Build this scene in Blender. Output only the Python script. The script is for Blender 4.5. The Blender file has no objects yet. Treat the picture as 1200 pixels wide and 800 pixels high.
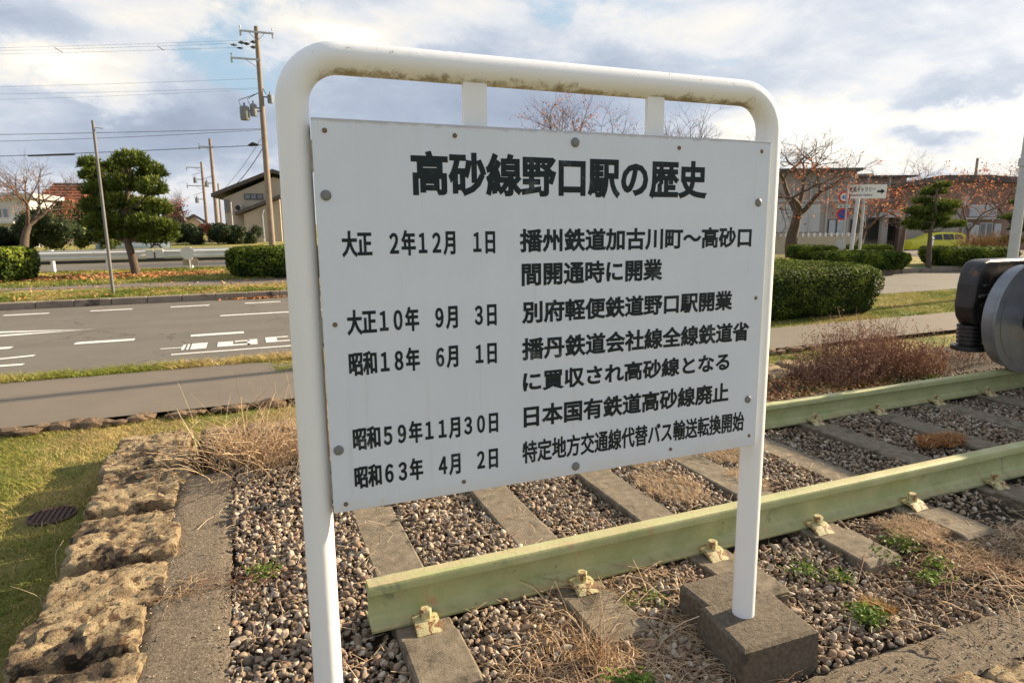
import bpy, math, random
import numpy as np
from mathutils import Vector, Matrix

SC = bpy.context.scene
COL = SC.collection
PI = math.pi
rad = math.radians

# ------------------------------------------------------------------ camera
FPX, PITCH, ROLL, YAW, EYE = 758.7, rad(-10.5), rad(-0.45), rad(22.237), 1.5
_f = np.array([math.sin(YAW)*math.cos(PITCH), math.cos(YAW)*math.cos(PITCH), math.sin(PITCH)])
_r0 = np.cross(_f, [0, 0, 1.0]); _r0 /= np.linalg.norm(_r0); _u0 = np.cross(_r0, _f)
_r = _r0*math.cos(ROLL)+_u0*math.sin(ROLL); _u = -_r0*math.sin(ROLL)+_u0*math.cos(ROLL)
cam = bpy.data.cameras.new('camera'); camo = bpy.data.objects.new('camera', cam); COL.objects.link(camo)
cam.sensor_width = 36; cam.lens = FPX/1200*36; cam.clip_start = 0.05; cam.clip_end = 3000
camo.matrix_world = Matrix(((_r[0], _u[0], -_f[0], 0), (_r[1], _u[1], -_f[1], 0), (_r[2], _u[2], -_f[2], EYE), (0, 0, 0, 1)))
cam.dof.use_dof = True; cam.dof.focus_distance = 1.9; cam.dof.aperture_fstop = 9.0
SC.camera = camo


def ray(x, y):
    return _f+((x-600)/FPX)*_r-((y-400)/FPX)*_u


def at(x, y, z=0.0):            # point of the level z seen in direction x, y
    v = ray(x, y); t = (z-EYE)/v[2]; return v*t+np.array([0, 0, EYE])


def far(x, y, d):               # point at depth d along the view axis
    return ray(x, y)*d+np.array([0, 0, EYE])


# ------------------------------------------------------------------ world and sun
SUN_EL, SUN_AZ = rad(20.5), rad(85.4)      # azimuth clockwise from +Y
world = bpy.data.worlds.new('World'); SC.world = world; world.use_nodes = True
wt = world.node_tree; wn = wt.nodes; wl = wt.links
bg = wn['Background']
SKY_STRENGTH = 0.1


class G:                        # tiny node graph helper
    def __init__(s, tree): s.t = tree; s.n = tree.nodes; s.l = tree.links

    def sock(s, inp, v):
        if v is None: return
        if hasattr(v, 'is_output') or hasattr(v, 'links'): s.l.new(v, inp)
        else: inp.default_value = v

    def m(s, op, a, b=None, c=None, clamp=False):
        n = s.n.new('ShaderNodeMath'); n.operation = op; n.use_clamp = clamp
        for i, v in enumerate((a, b, c)): s.sock(n.inputs[i], v) if v is not None else None
        return n.outputs[0]

    def v(s, op, a, b=None):
        n = s.n.new('ShaderNodeVectorMath'); n.operation = op
        s.sock(n.inputs[0], a)
        if b is not None:
            if op == 'SCALE': s.sock(n.inputs[3], b)
            else: s.sock(n.inputs[1], b)
        return n.outputs['Value'] if op in ('DOT_PRODUCT', 'LENGTH', 'DISTANCE') else n.outputs[0]

    def noise(s, vec, scale, detail=4, rough=.55, dist=0.0, color=False):
        n = s.n.new('ShaderNodeTexNoise'); s.sock(n.inputs['Vector'], vec)
        n.inputs['Scale'].default_value = scale; n.inputs['Detail'].default_value = detail
        n.inputs['Roughness'].default_value = rough; n.inputs['Distortion'].default_value = dist
        return n.outputs['Color' if color else 0]

    def voro(s, vec, scale, feature='F1', out='Distance'):
        n = s.n.new('ShaderNodeTexVoronoi'); n.feature = feature; s.sock(n.inputs['Vector'], vec)
        n.inputs['Scale'].default_value = scale; return n.outputs[out]

    def ramp(s, fac, stops, mode='LINEAR'):
        n = s.n.new('ShaderNodeValToRGB'); s.sock(n.inputs[0], fac); cr = n.color_ramp; cr.interpolation = mode
        while len(cr.elements) < len(stops): cr.elements.new(.5)
        for e, (p, c) in zip(cr.elements, stops):
            e.position = p
            if not isinstance(c, (tuple, list)): c = (c, c, c)
            e.color = (*c[:3], 1)
        return n.outputs[0]

    def mix(s, fac, a, b, mode='MIX'):
        n = s.n.new('ShaderNodeMix'); n.data_type = 'RGBA'; n.blend_type = mode
        s.sock(n.inputs[0], fac)
        for i, v in ((6, a), (7, b)):
            if isinstance(v, (tuple, list)): v = (*v[:3], 1)
            s.sock(n.inputs[i], v)
        return n.outputs[2]

    def sstep(s, x, a, b):
        n = s.n.new('ShaderNodeMapRange'); n.interpolation_type = 'SMOOTHSTEP'
        s.sock(n.inputs[0], x); n.inputs[1].default_value = a; n.inputs[2].default_value = b
        return n.outputs[0]

    def comb(s, x, y, z):
        n = s.n.new('ShaderNodeCombineXYZ')
        for i, v in enumerate((x, y, z)): s.sock(n.inputs[i], v)
        return n.outputs[0]

    def sep(s, v):
        n = s.n.new('ShaderNodeSeparateXYZ'); s.sock(n.inputs[0], v); return n.outputs


def build_sky():
    g = G(wt)
    sky = wn.new('ShaderNodeTexSky'); sky.sky_type = 'NISHITA'; sky.sun_disc = False
    sky.sun_elevation = SUN_EL; sky.sun_rotation = SUN_AZ
    sky.air_density = 1.0; sky.dust_density = 1.0; sky.ozone_density = 1.2
    tc = wn.new('ShaderNodeTexCoord'); d = tc.outputs['Generated']
    X, Y, Z = g.sep(d)
    zc = g.m('MAXIMUM', Z, 0.0)
    k = g.m('DIVIDE', 1.0, g.m('ADD', zc, 0.30))
    p = g.comb(g.m('MULTIPLY', X, k), g.m('MULTIPLY', Y, k), g.m('MULTIPLY', zc, 2.2))

    dd_ = g.v('ADD', d, g.v('SCALE', g.v('SUBTRACT', g.noise(g.v('MULTIPLY', d, (1, 1, 1.6)), 6.5, 7, .62, 0, True), (.5, .5, .5)), .16))

    def blob(px, py, sx, sy):        # a soft patch of cloud round one direction (degrees-ish widths)
        c = ray(px, py); c = c/np.linalg.norm(c)
        e1 = np.cross(c, [0, 0, 1.0]); e1 /= np.linalg.norm(e1); e2 = np.cross(e1, c)
        a = g.v('DOT_PRODUCT', dd_, tuple(e1/sx)); b = g.v('DOT_PRODUCT', dd_, tuple(e2/sy))
        f = g.m('GREATER_THAN', g.v('DOT_PRODUCT', d, tuple(c)), 0.0)
        q = g.m('ADD', g.m('MULTIPLY', a, a), g.m('MULTIPLY', b, b))
        return g.m('MULTIPLY', g.m('EXPONENT', g.m('MULTIPLY', q, -1.0)), f)
    n1 = g.noise(p, 1.5, 8, .60, .35)
    n2 = g.noise(g.v('ADD', p, (3.1, 1.7, .4)), 3.6, 8, .62, .4)
    n3 = g.noise(g.v('ADD', p, (7.7, 4.2, 2.0)), 1.7, 7, .58, .3)
    fine = g.m('SUBTRACT', n2, 0.5)
    # cover: 1 cloud, 0 open sky; openings where the photograph has them
    hole = g.m('MULTIPLY', blob(255, 80, .10, .045), .75)
    for b_, w_ in ((blob(25, 140, .10, .016), .5), (blob(300, 12, .08, .03), .45), (blob(85, 98, .12, .06), -.8), (blob(90, 22, .17, .05), -.7), (blob(235, 150, .20, .045), -.6), (blob(60, 190, .2, .04), -.5), (blob(480, 60, .16, .06), -.4), (blob(590, -8, .10, .025), .4)):
        hole = g.m('ADD', hole, g.m('MULTIPLY', b_, w_))
    cov = g.m('ADD', g.m('MULTIPLY', g.m('SUBTRACT', n1, .5), 1.6), g.m('MULTIPLY', fine, .9))
    cov = g.m('SUBTRACT', g.m('ADD', cov, 0.40), g.m('ADD', hole, g.m('MULTIPLY', g.sstep(Z, .38, .85), .22)))  # clouds also thinned overhead, out of view, to lower the ambient light
    cover = g.sstep(cov, -.12, .26)
    # how brightly the cloud shows: puffs lit by the low sun, grey bases
    lit = g.m('ADD', g.m('MULTIPLY', g.m('SUBTRACT', n3, .5), 2.2), g.m('MULTIPLY', fine, 1.5))
    for b_, w_ in ((blob(75, 95, .12, .055), 1.05), (blob(190, 25, .10, .045), 1.0), (blob(90, 129, .12, .013), -.55), (blob(40, 45, .12, .02), -.25), (blob(400, 40, .10, .05), .4), (blob(470, 30, .2, .05), .3), (blob(700, -5, .25, .05), .25),
                   (blob(110, 25, .16, .03), -.42), (blob(120, 185, .25, .05), -.45), (blob(240, 145, .16, .045), -.65),
                   (blob(450, 130, .25, .10), -.35), (blob(620, 105, .30, .07), -.5), (blob(1050, 60, .25, .07), .35), (blob(840, 30, .2, .04), .35), (blob(400, 45, .10, .03), .4), (blob(30, 20, .14, .035), -.55), (blob(560, 130, .2, .05), -.3),
                   (blob(1010, 150, .24, .035), 1.05), (blob(1150, 145, .2, .03), .95), (blob(990, 200, .30, .03), .55), (blob(1150, 205, .25, .025), .6), (blob(1010, 168, .10, .03), .6),
                   (blob(1130, 98, .10, .018), -.7), (blob(1060, 158, .07, .025), -1.6), (blob(1100, 158, .06, .02), -.9), (blob(660, 45, .2, .04), .25),
                   (blob(60, 215, .4, .03), .5), (blob(215, 205, .15, .02), .5)):
        lit = g.m('ADD', lit, g.m('MULTIPLY', b_, w_))
    c = g.ramp(g.m('ADD', g.m('MULTIPLY', lit, .42), .5), [(0, (.37, .43, .55)), (.3, (.47, .54, .66)), (.5, (.60, .66, .76)), (.66, (.81, .83, .87)), (.82, (.98, .94, .87)), (1, (1.25, 1.18, 1.06))])
    blue = g.mix(g.m('SUBTRACT', .68, g.m('MULTIPLY', g.sstep(Z, .3, .8), .4)), g.v('SCALE', sky.outputs[0], SKY_STRENGTH), (.56, .76, .93))
    skyc = g.mix(cover, blue, c)
    # towards the sun the air glows
    s = (math.sin(SUN_AZ)*math.cos(SUN_EL), math.cos(SUN_AZ)*math.cos(SUN_EL), math.sin(SUN_EL))
    gl = g.m('POWER', g.m('MAXIMUM', g.v('DOT_PRODUCT', d, s), 0.0), 5.0)
    skyc = g.mix(1.0, skyc, g.v('SCALE', (1.0, .93, .8), g.m('MULTIPLY', gl, .22)), 'ADD')
    low = g.sstep(Z, 0.0, 0.10)
    skyc = g.mix(g.m('MULTIPLY', g.m('SUBTRACT', 1.0, low), .45), skyc, (.84, .84, .86))
    # below the horizon: dull ground colour
    skyc = g.mix(g.sstep(Z, -.02, 0.0), (.16, .15, .12), skyc)
    wl.new(skyc, bg.inputs[0]); bg.inputs[1].default_value = .42


build_sky()
sl = bpy.data.lights.new('sun', 'SUN'); sl.energy = 5.0; sl.angle = rad(.55); sl.color = (1.0, .81, .56)
so = bpy.data.objects.new('sun', sl); COL.objects.link(so)
sdir = Vector((math.sin(SUN_AZ)*math.cos(SUN_EL), math.cos(SUN_AZ)*math.cos(SUN_EL), math.sin(SUN_EL)))
so.rotation_euler = sdir.to_track_quat('Z', 'Y').to_euler()
SC.view_settings.view_transform = 'Standard'; SC.view_settings.look = 'None'
SC.view_settings.exposure = 1.26; SC.view_settings.gamma = 1.0
SC.cycles.max_bounces = 6; SC.cycles.diffuse_bounces = 3; SC.cycles.transparent_max_bounces = 6

# ------------------------------------------------------------------ materials
MATS = {}


def mat(name, stops, scale=4.0, rough=.8, bump=.0, bscale=None, metallic=0.0, detail=6, attr=None, spots=None, coord='Object', bdist=.01, spec=.3, stretch=None, trans=0.0, extra=None):
    """stops: colour ramp over noise (or over the vertex attribute attr). spots: (colour, scale, threshold) patches of another colour."""
    if name in MATS: return MATS[name]
    m = bpy.data.materials.new(name); m.use_nodes = True; t = m.node_tree; g = G(t); b = t.nodes['Principled BSDF']
    tc = t.nodes.new('ShaderNodeTexCoord'); co = tc.outputs[coord]
    if stretch: co = g.v('MULTIPLY', co, stretch)
    if len(stops) == 1: stops = [(0, stops[0]), (1, stops[0])]
    if not (isinstance(stops[0], tuple) and len(stops[0]) == 2):
        k = len(stops); stops = [(.25+.5*i/(k-1), c) for i, c in enumerate(stops)]
    if attr:
        a = t.nodes.new('ShaderNodeAttribute'); a.attribute_name = attr; f = a.outputs['Fac']
        col = g.ramp(f, [((p-.25)*2 if stops[0][0] == .25 else p, c) for p, c in stops])
        nz = g.noise(co, scale, 3)
        col = g.mix(1.0, col, g.ramp(nz, [(.3, .72), (.7, 1.2)]), 'MULTIPLY')
    else:
        col = g.ramp(g.noise(co, scale, detail, .62), stops)
    for sp in (spots or []):
        sc_, ss, th, wd = sp
        f = g.sstep(g.noise(co, ss, 6, .65, .4), th, th+wd)
        col = g.mix(f, col, sc_)
    if extra: col = extra(g, t, col, co)
    g.l.new(col, b.inputs['Base Color'])
    b.inputs['Roughness'].default_value = rough; b.inputs['Metallic'].default_value = metallic
    b.inputs['Specular IOR Level'].default_value = spec
    if trans:
        tr = t.nodes.new('ShaderNodeBsdfTranslucent'); g.l.new(col, tr.inputs[0])
        ms = t.nodes.new('ShaderNodeMixShader'); ms.inputs[0].default_value = trans
        g.l.new(b.outputs[0], ms.inputs[1]); g.l.new(tr.outputs[0], ms.inputs[2]); g.l.new(ms.outputs[0], t.nodes['Material Output'].inputs[0])
    if bump:
        bn = t.nodes.new('ShaderNodeBump'); bn.inputs['Strength'].default_value = bump; bn.inputs['Distance'].default_value = bdist
        g.l.new(g.noise(co, bscale or scale*4, 8, .68), bn.inputs['Height']); g.l.new(bn.outputs[0], b.inputs['Normal'])
    MATS[name] = m
    return m


def sheets_extra(kind):
    pass


M = {}
M['white_paint'] = mat('white_paint', [(.74, .74, .73), (.80, .80, .79)], 3, .38, .06, 60, spec=.45,
                       spots=[((.50, .44, .33), 23, .70, .05), ((.10, .08, .06), 70, .735, .02)])


def moss(g, t, col, co):
    geo = t.nodes.new('ShaderNodeNewGeometry'); nz = g.sep(geo.outputs['Normal'])[2]
    n = g.noise(g.v('MULTIPLY', co, (1, 1, 1)), 26, 7, .7); n2 = g.noise(co, 7, 3)
    px, py, pz = g.sep(co)
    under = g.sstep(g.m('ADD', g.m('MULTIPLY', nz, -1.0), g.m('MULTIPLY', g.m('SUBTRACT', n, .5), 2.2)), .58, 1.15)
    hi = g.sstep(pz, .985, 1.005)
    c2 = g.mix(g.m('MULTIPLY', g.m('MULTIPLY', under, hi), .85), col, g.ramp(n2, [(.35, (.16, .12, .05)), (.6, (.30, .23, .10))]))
    top = g.sstep(g.noise(co, 55, 5, .7), .62, .68)
    up = g.sstep(nz, .2, .7)
    return g.mix(g.m('MULTIPLY', g.m('MULTIPLY', top, up), hi), c2, (.09, .06, .045))


M['frame_paint'] = mat('frame_paint', [(.79, .81, .84), (.83, .85, .87)], 4, .36, .08, 50, spec=.45,
                       spots=[((.12, .09, .07), 90, .735, .02), ((.66, .60, .50), 9, .68, .12)], extra=moss)
def board_stain(g, t, col, co):
    px, py, pz = g.sep(co)
    n = g.noise(g.v('MULTIPLY', co, (22, 1, 1.2)), 1.6, 5, .65, .2); c = g.mix(g.m('MULTIPLY', g.sstep(n, .56, .74), .22), col, (.50, .49, .46))
    low = g.sstep(g.m('ADD', pz, g.m('MULTIPLY', g.noise(co, 9, 4), .08)), .085, .03); c = g.mix(g.m('MULTIPLY', low, .22), c, (.60, .52, .38))
    top = g.sstep(g.m('SUBTRACT', pz, g.m('MULTIPLY', g.noise(co, 30, 4, .7), .02)), .892, .902); return g.mix(g.m('MULTIPLY', top, .5), c, (.25, .22, .19))


M['board_paint'] = mat('board_paint', [(.64, .70, .80), (.69, .75, .85)], 5, .42, .03, 30, spec=.4,
                       spots=[((.60, .58, .52), 14, .69, .08), ((.35, .33, .28), 60, .745, .02)], extra=board_stain)
M['letter'] = mat('letter_paint', [(.006, .014, .018), (.014, .024, .028)], 30, .5, spec=.25, spots=[((.06, .075, .08), 16, .56, .12), ((.4, .4, .4), 110, .72, .03)])
M['bolt_grey'] = mat('bolt_grey', [(.15, .165, .17), (.24, .25, .25)], 30, .55, .2, 200, metallic=.3)
M['rust'] = mat('rust', [(.12, .08, .055), (.24, .17, .12)], 60, .9, .4, 200)
M['bracket'] = mat('bracket_paint', [(.5, .45, .38), (.72, .70, .66)], 40, .6, .3, 150, spots=[((.10, .07, .05), 50, .6, .05)])
def rail_wear(g, t, col, co):
    geo = t.nodes.new('ShaderNodeNewGeometry'); nz = g.sep(geo.outputs['Normal'])[2]
    n = g.noise(g.v('MULTIPLY', co, (1.2, 14, 14)), 3, 6, .7); up = g.sstep(nz, .75, .95)
    c = g.mix(g.m('MULTIPLY', g.m('MULTIPLY', up, g.sstep(n, .42, .60)), .55), col, (.50, .36, .22))
    ch = g.sstep(g.noise(co, 42, 6, .75), .64, .67); c = g.mix(g.m('MULTIPLY', ch, .8), c, (.13, .085, .05))
    px, py, pz = g.sep(co); dirt = g.sstep(g.m('ADD', pz, g.m('MULTIPLY', g.noise(co, 16, 5, .7), .05)), .055, .022)
    return g.mix(g.m('MULTIPLY', dirt, .55), c, (.20, .18, .10))


M['rail_paint'] = mat('rail_paint', [(.30, .34, .14), (.40, .42, .20), (.49, .49, .27)], 7, .55, .3, 70, spec=.4,
                      spots=[((.16, .20, .11), 55, .70, .03), ((.46, .31, .17), 9, .60, .12), ((.22, .25, .14), 5, .58, .12), ((.14, .10, .07), 26, .68, .04)], extra=rail_wear)
M['clip_paint'] = mat('clip_paint', [(.42, .38, .20), (.58, .52, .28)], 50, .6, .5, 120, spots=[((.22, .09, .035), 34, .50, .10)])
M['sleeper'] = mat('sleeper_concrete', [(.12, .10, .07), (.20, .165, .12), (.30, .25, .185)], 22, .95, 1.0, 150, bdist=.006,
                   spots=[((.07, .06, .045), 5, .54, .14), ((.50, .46, .38), 60, .72, .03)])
M['block'] = mat('block_concrete', [(.08, .065, .05), (.145, .118, .086), (.22, .185, .14)], 60, .95, 1.0, 110, bdist=.010, spots=[((.07, .06, .045), 9, .58, .14), ((.45, .42, .36), 110, .70, .03)])
M['mortar'] = mat('mortar', [(.10, .078, .056), (.20, .16, .115), (.32, .265, .20)], 75, .95, 1.0, 110, bdist=.016, spots=[((.10, .08, .06), 5, .56, .14), ((.50, .44, .36), 95, .62, .04), ((.05, .04, .03), 120, .62, .04)])
M['stone'] = mat('border_stone', [(.11, .078, .048), (.29, .21, .125), (.50, .385, .225), (.24, .175, .11)], 10, .95, 1.0, 50, bdist=.03,
                 spots=[((.045, .034, .026), 5, .50, .12), ((.12, .07, .04), 22, .54, .08), ((.03, .022, .017), 55, .62, .04)])
M['pebble'] = mat('pebbles', [(.10, .072, .052), (.20, .15, .11), (.30, .235, .17), (.25, .165, .11), (.39, .325, .25), (.50, .44, .36)], 60, .85, .25, 220, attr='rnd', bdist=.002)
M['soil'] = mat('bed_soil', [(.035, .026, .018), (.075, .055, .038)], 40, 1, .8, 120, bdist=.01)
def road_wear(g, t, col, co):
    n = g.noise(g.v('MULTIPLY', co, (.12, 1.6, 1)), 1.0, 5, .6, .2); c = g.mix(g.m('MULTIPLY', g.sstep(n, .45, .62), .35), col, (.115, .10, .085))
    cr = g.voro(g.v('ADD', co, g.v('SCALE', g.noise(co, 2.0, 4, .6, 0, True), .8)), .45, 'DISTANCE_TO_EDGE'); k = g.m('MULTIPLY', g.m('LESS_THAN', cr, .006), .55)
    return g.mix(k, c, (.05, .045, .04))


M['asphalt'] = mat('road_asphalt', [(.135, .123, .102), (.17, .152, .128)], 1.2, .9, .5, 120, bdist=.004, spots=[((.19, .18, .16), 220, .60, .06), ((.12, .108, .095), .5, .55, .2)], extra=road_wear)
M['walk'] = mat('path_asphalt', [(.148, .126, .10), (.19, .16, .128)], 1.6, .92, .6, 110, bdist=.004, spots=[((.25, .23, .2), 190, .60, .06), ((.14, .12, .095), 3, .60, .12)])
M['marking'] = mat('road_marking', [(.62, .60, .56), (.78, .77, .74)], 5, .7, spots=[((.22, .20, .18), 24, .60, .05)])
M['kerb'] = mat('kerb_concrete', [(.20, .16, .125), (.32, .27, .21)], 2.5, .95, .5, 60, spots=[((.09, .07, .055), 3.5, .56, .12)])


def lawn_extra(g, t, col, co):
    dry = g.sstep(g.noise(co, .9, 5, .6, .3), .40, .58)
    c = g.mix(g.m('MULTIPLY', dry, .75), col, (.40, .29, .12))
    bare = g.sstep(g.noise(g.v('ADD', co, (9, 3, 0)), 2.3, 6, .65, .3), .60, .70)
    return g.mix(g.m('MULTIPLY', bare, .7), c, (.26, .17, .10))


M['lawn'] = mat('lawn', [(.09, .12, .022), (.16, .19, .035), (.24, .24, .06)], 12, .95, 1.0, 70, bdist=.03, extra=lawn_extra)
M['grass'] = mat('grass_blades', [(.06, .10, .015), (.15, .20, .03), (.28, .29, .055), (.50, .38, .15), (.60, .45, .24)], 3, .8, attr='rnd', trans=.25)
M['leaf_litter'] = mat('leaf_litter', [(.30, .10, .04), (.45, .20, .07), (.5, .33, .15)], 3, .8, attr='rnd')
M['straw'] = mat('dry_stems', [(.22, .13, .08), (.50, .33, .19), (.66, .49, .31), (.76, .61, .42)], 3, .85, attr='rnd', trans=.15)
M['straw_red'] = mat('red_stems', [(.14, .07, .045), (.26, .13, .085), (.36, .20, .13), (.42, .27, .18)], 3, .85, attr='rnd', trans=.15)
M['weed'] = mat('weed_leaves', [(.04, .09, .012), (.10, .18, .02), (.20, .27, .04)], 3, .6, attr='rnd', trans=.3)
M['weed_orange'] = mat('orange_moss', [(.22, .11, .03), (.42, .24, .08), (.5, .33, .13)], 3, .8, attr='rnd', trans=.2)
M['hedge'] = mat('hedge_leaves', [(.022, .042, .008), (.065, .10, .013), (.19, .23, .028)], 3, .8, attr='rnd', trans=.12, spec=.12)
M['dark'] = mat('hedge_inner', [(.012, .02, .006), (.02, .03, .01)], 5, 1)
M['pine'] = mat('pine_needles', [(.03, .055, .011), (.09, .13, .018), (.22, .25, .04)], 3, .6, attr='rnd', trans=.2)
M['ever'] = mat('evergreen_leaves', [(.012, .028, .010), (.03, .05, .014), (.07, .09, .022)], 3, .6, attr='rnd', trans=.2)
M['redleaf'] = mat('red_leaves', [(.22, .06, .035), (.40, .14, .07), (.52, .27, .14)], 3, .7, attr='rnd', trans=.4)
M['bark'] = mat('bark', [(.07, .05, .04), (.14, .105, .08)], 14, .95, .5, 40)
M['twig'] = mat('twigs', [(.11, .08, .07), (.20, .145, .125)], 5, .9)
M['pole_conc'] = mat('pole_concrete', [(.20, .155, .12), (.30, .24, .185)], 2, .85, .1, 30)
M['pole_dark'] = mat('pole_dark', [(.13, .125, .12), (.22, .215, .205)], 3, .6)
M['transformer'] = mat('transformer_grey', [(.16, .17, .18), (.26, .27, .28)], 3, .6)
M['galv'] = mat('galvanised_steel', [(.40, .42, .43), (.52, .54, .55)], 6, .45, metallic=.3)
M['rail_white'] = mat('guardrail_white', [(.74, .74, .74), (.84, .84, .83)], 2, .5, spots=[((.35, .3, .25), 6, .66, .08)])
M['black_steel'] = mat('black_steel', [(.012, .012, .014), (.03, .03, .032)], 12, .38, .25, 60, spec=.5, spots=[((.13, .06, .03), 12, .58, .10), ((.06, .055, .05), 40, .6, .08)])
M['wheel_grey'] = mat('wheel_grey', [(.17, .18, .20), (.24, .255, .28)], 8, .34, .1, 40, metallic=.35, spec=.5, spots=[((.10, .07, .05), 20, .66, .07)])
M['wheel_dark'] = mat('wheel_dark', [(.035, .038, .045), (.075, .08, .09)], 6, .26, .15, 30, metallic=.5, spec=.5, spots=[((.13, .06, .03), 7, .62, .12)])
M['cream_wall'] = mat('cream_wall', [(.42, .36, .28), (.50, .43, .34)], 1, .9, .1, 20)
M['grey_wall'] = mat('grey_wall', [(.33, .29, .26), (.40, .35, .31)], .6, .9, .1, 20)
M['white_wall'] = mat('white_wall', [(.5, .49, .47), (.6, .59, .56)], 1, .9)
M['brown_wall'] = mat('brown_wall', [(.22, .15, .12), (.29, .205, .165)], 1, .9, .2, 20)
M['dark_roof'] = mat('dark_roof', [(.07, .06, .055), (.13, .11, .1)], 3, .7, .3, 20)
M['red_roof'] = mat('red_roof', [(.20, .07, .045), (.32, .12, .075)], 2, .8, .3, 12)
M['glass'] = mat('window_glass', [(.10, .12, .14), (.2, .22, .24)], 1, .15, spec=.7)
M['car_glass'] = mat('dark_car_glass', [(.012, .014, .016), (.03, .033, .036)], 1, .2, spec=.5)
M['curtain'] = mat('curtain_glass', [(.38, .40, .42), (.52, .54, .55)], 2, .3, spec=.6)
M['door_dark'] = mat('dark_opening', [(.03, .028, .027), (.06, .055, .05)], 2, .6)
M['trim'] = mat('window_trim', [(.45, .44, .42), (.55, .54, .52)], 2, .6)
M['car_lime'] = mat('lime_paint', [(.62, .58, .03), (.68, .63, .04)], 1, .3, spec=.6)
M['car_blue'] = mat('pale_blue_paint', [(.35, .42, .5), (.4, .47, .55)], 1, .3, spec=.6)
M['tyre'] = mat('tyre', [(.015, .015, .015), (.025, .025, .025)], 3, .9)
M['chrome'] = mat('hub_silver', [(.45, .46, .47), (.55, .56, .57)], 3, .35, metallic=.6)
M['red_lamp'] = mat('red_plastic', [(.45, .02, .015), (.5, .03, .02)], 3, .3)
M['sign_white'] = mat('sign_white', [(.72, .72, .70), (.78, .78, .76)], 3, .4)
M['sign_red'] = mat('sign_red', [(.55, .04, .035), (.6, .05, .04)], 3, .4)
M['sign_blue'] = mat('sign_blue', [(.02, .10, .45), (.03, .13, .5)], 3, .4)
M['wire'] = mat('wire_black', [(.02, .02, .022), (.04, .04, .042)], 3, .6)
M['cable'] = mat('cable_grey', [(.10, .10, .11), (.16, .16, .17)], 3, .6)
M['grate'] = mat('rusty_grate', [(.06, .035, .028), (.10, .055, .042)], 30, .8, .4, 100)
M['dirt'] = mat('path_edge_dirt', [(.09, .06, .04), (.2, .14, .09), (.3, .21, .13)], 14, 1, 1.0, 60, bdist=.02)

# ------------------------------------------------------------------ mesh builder


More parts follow.
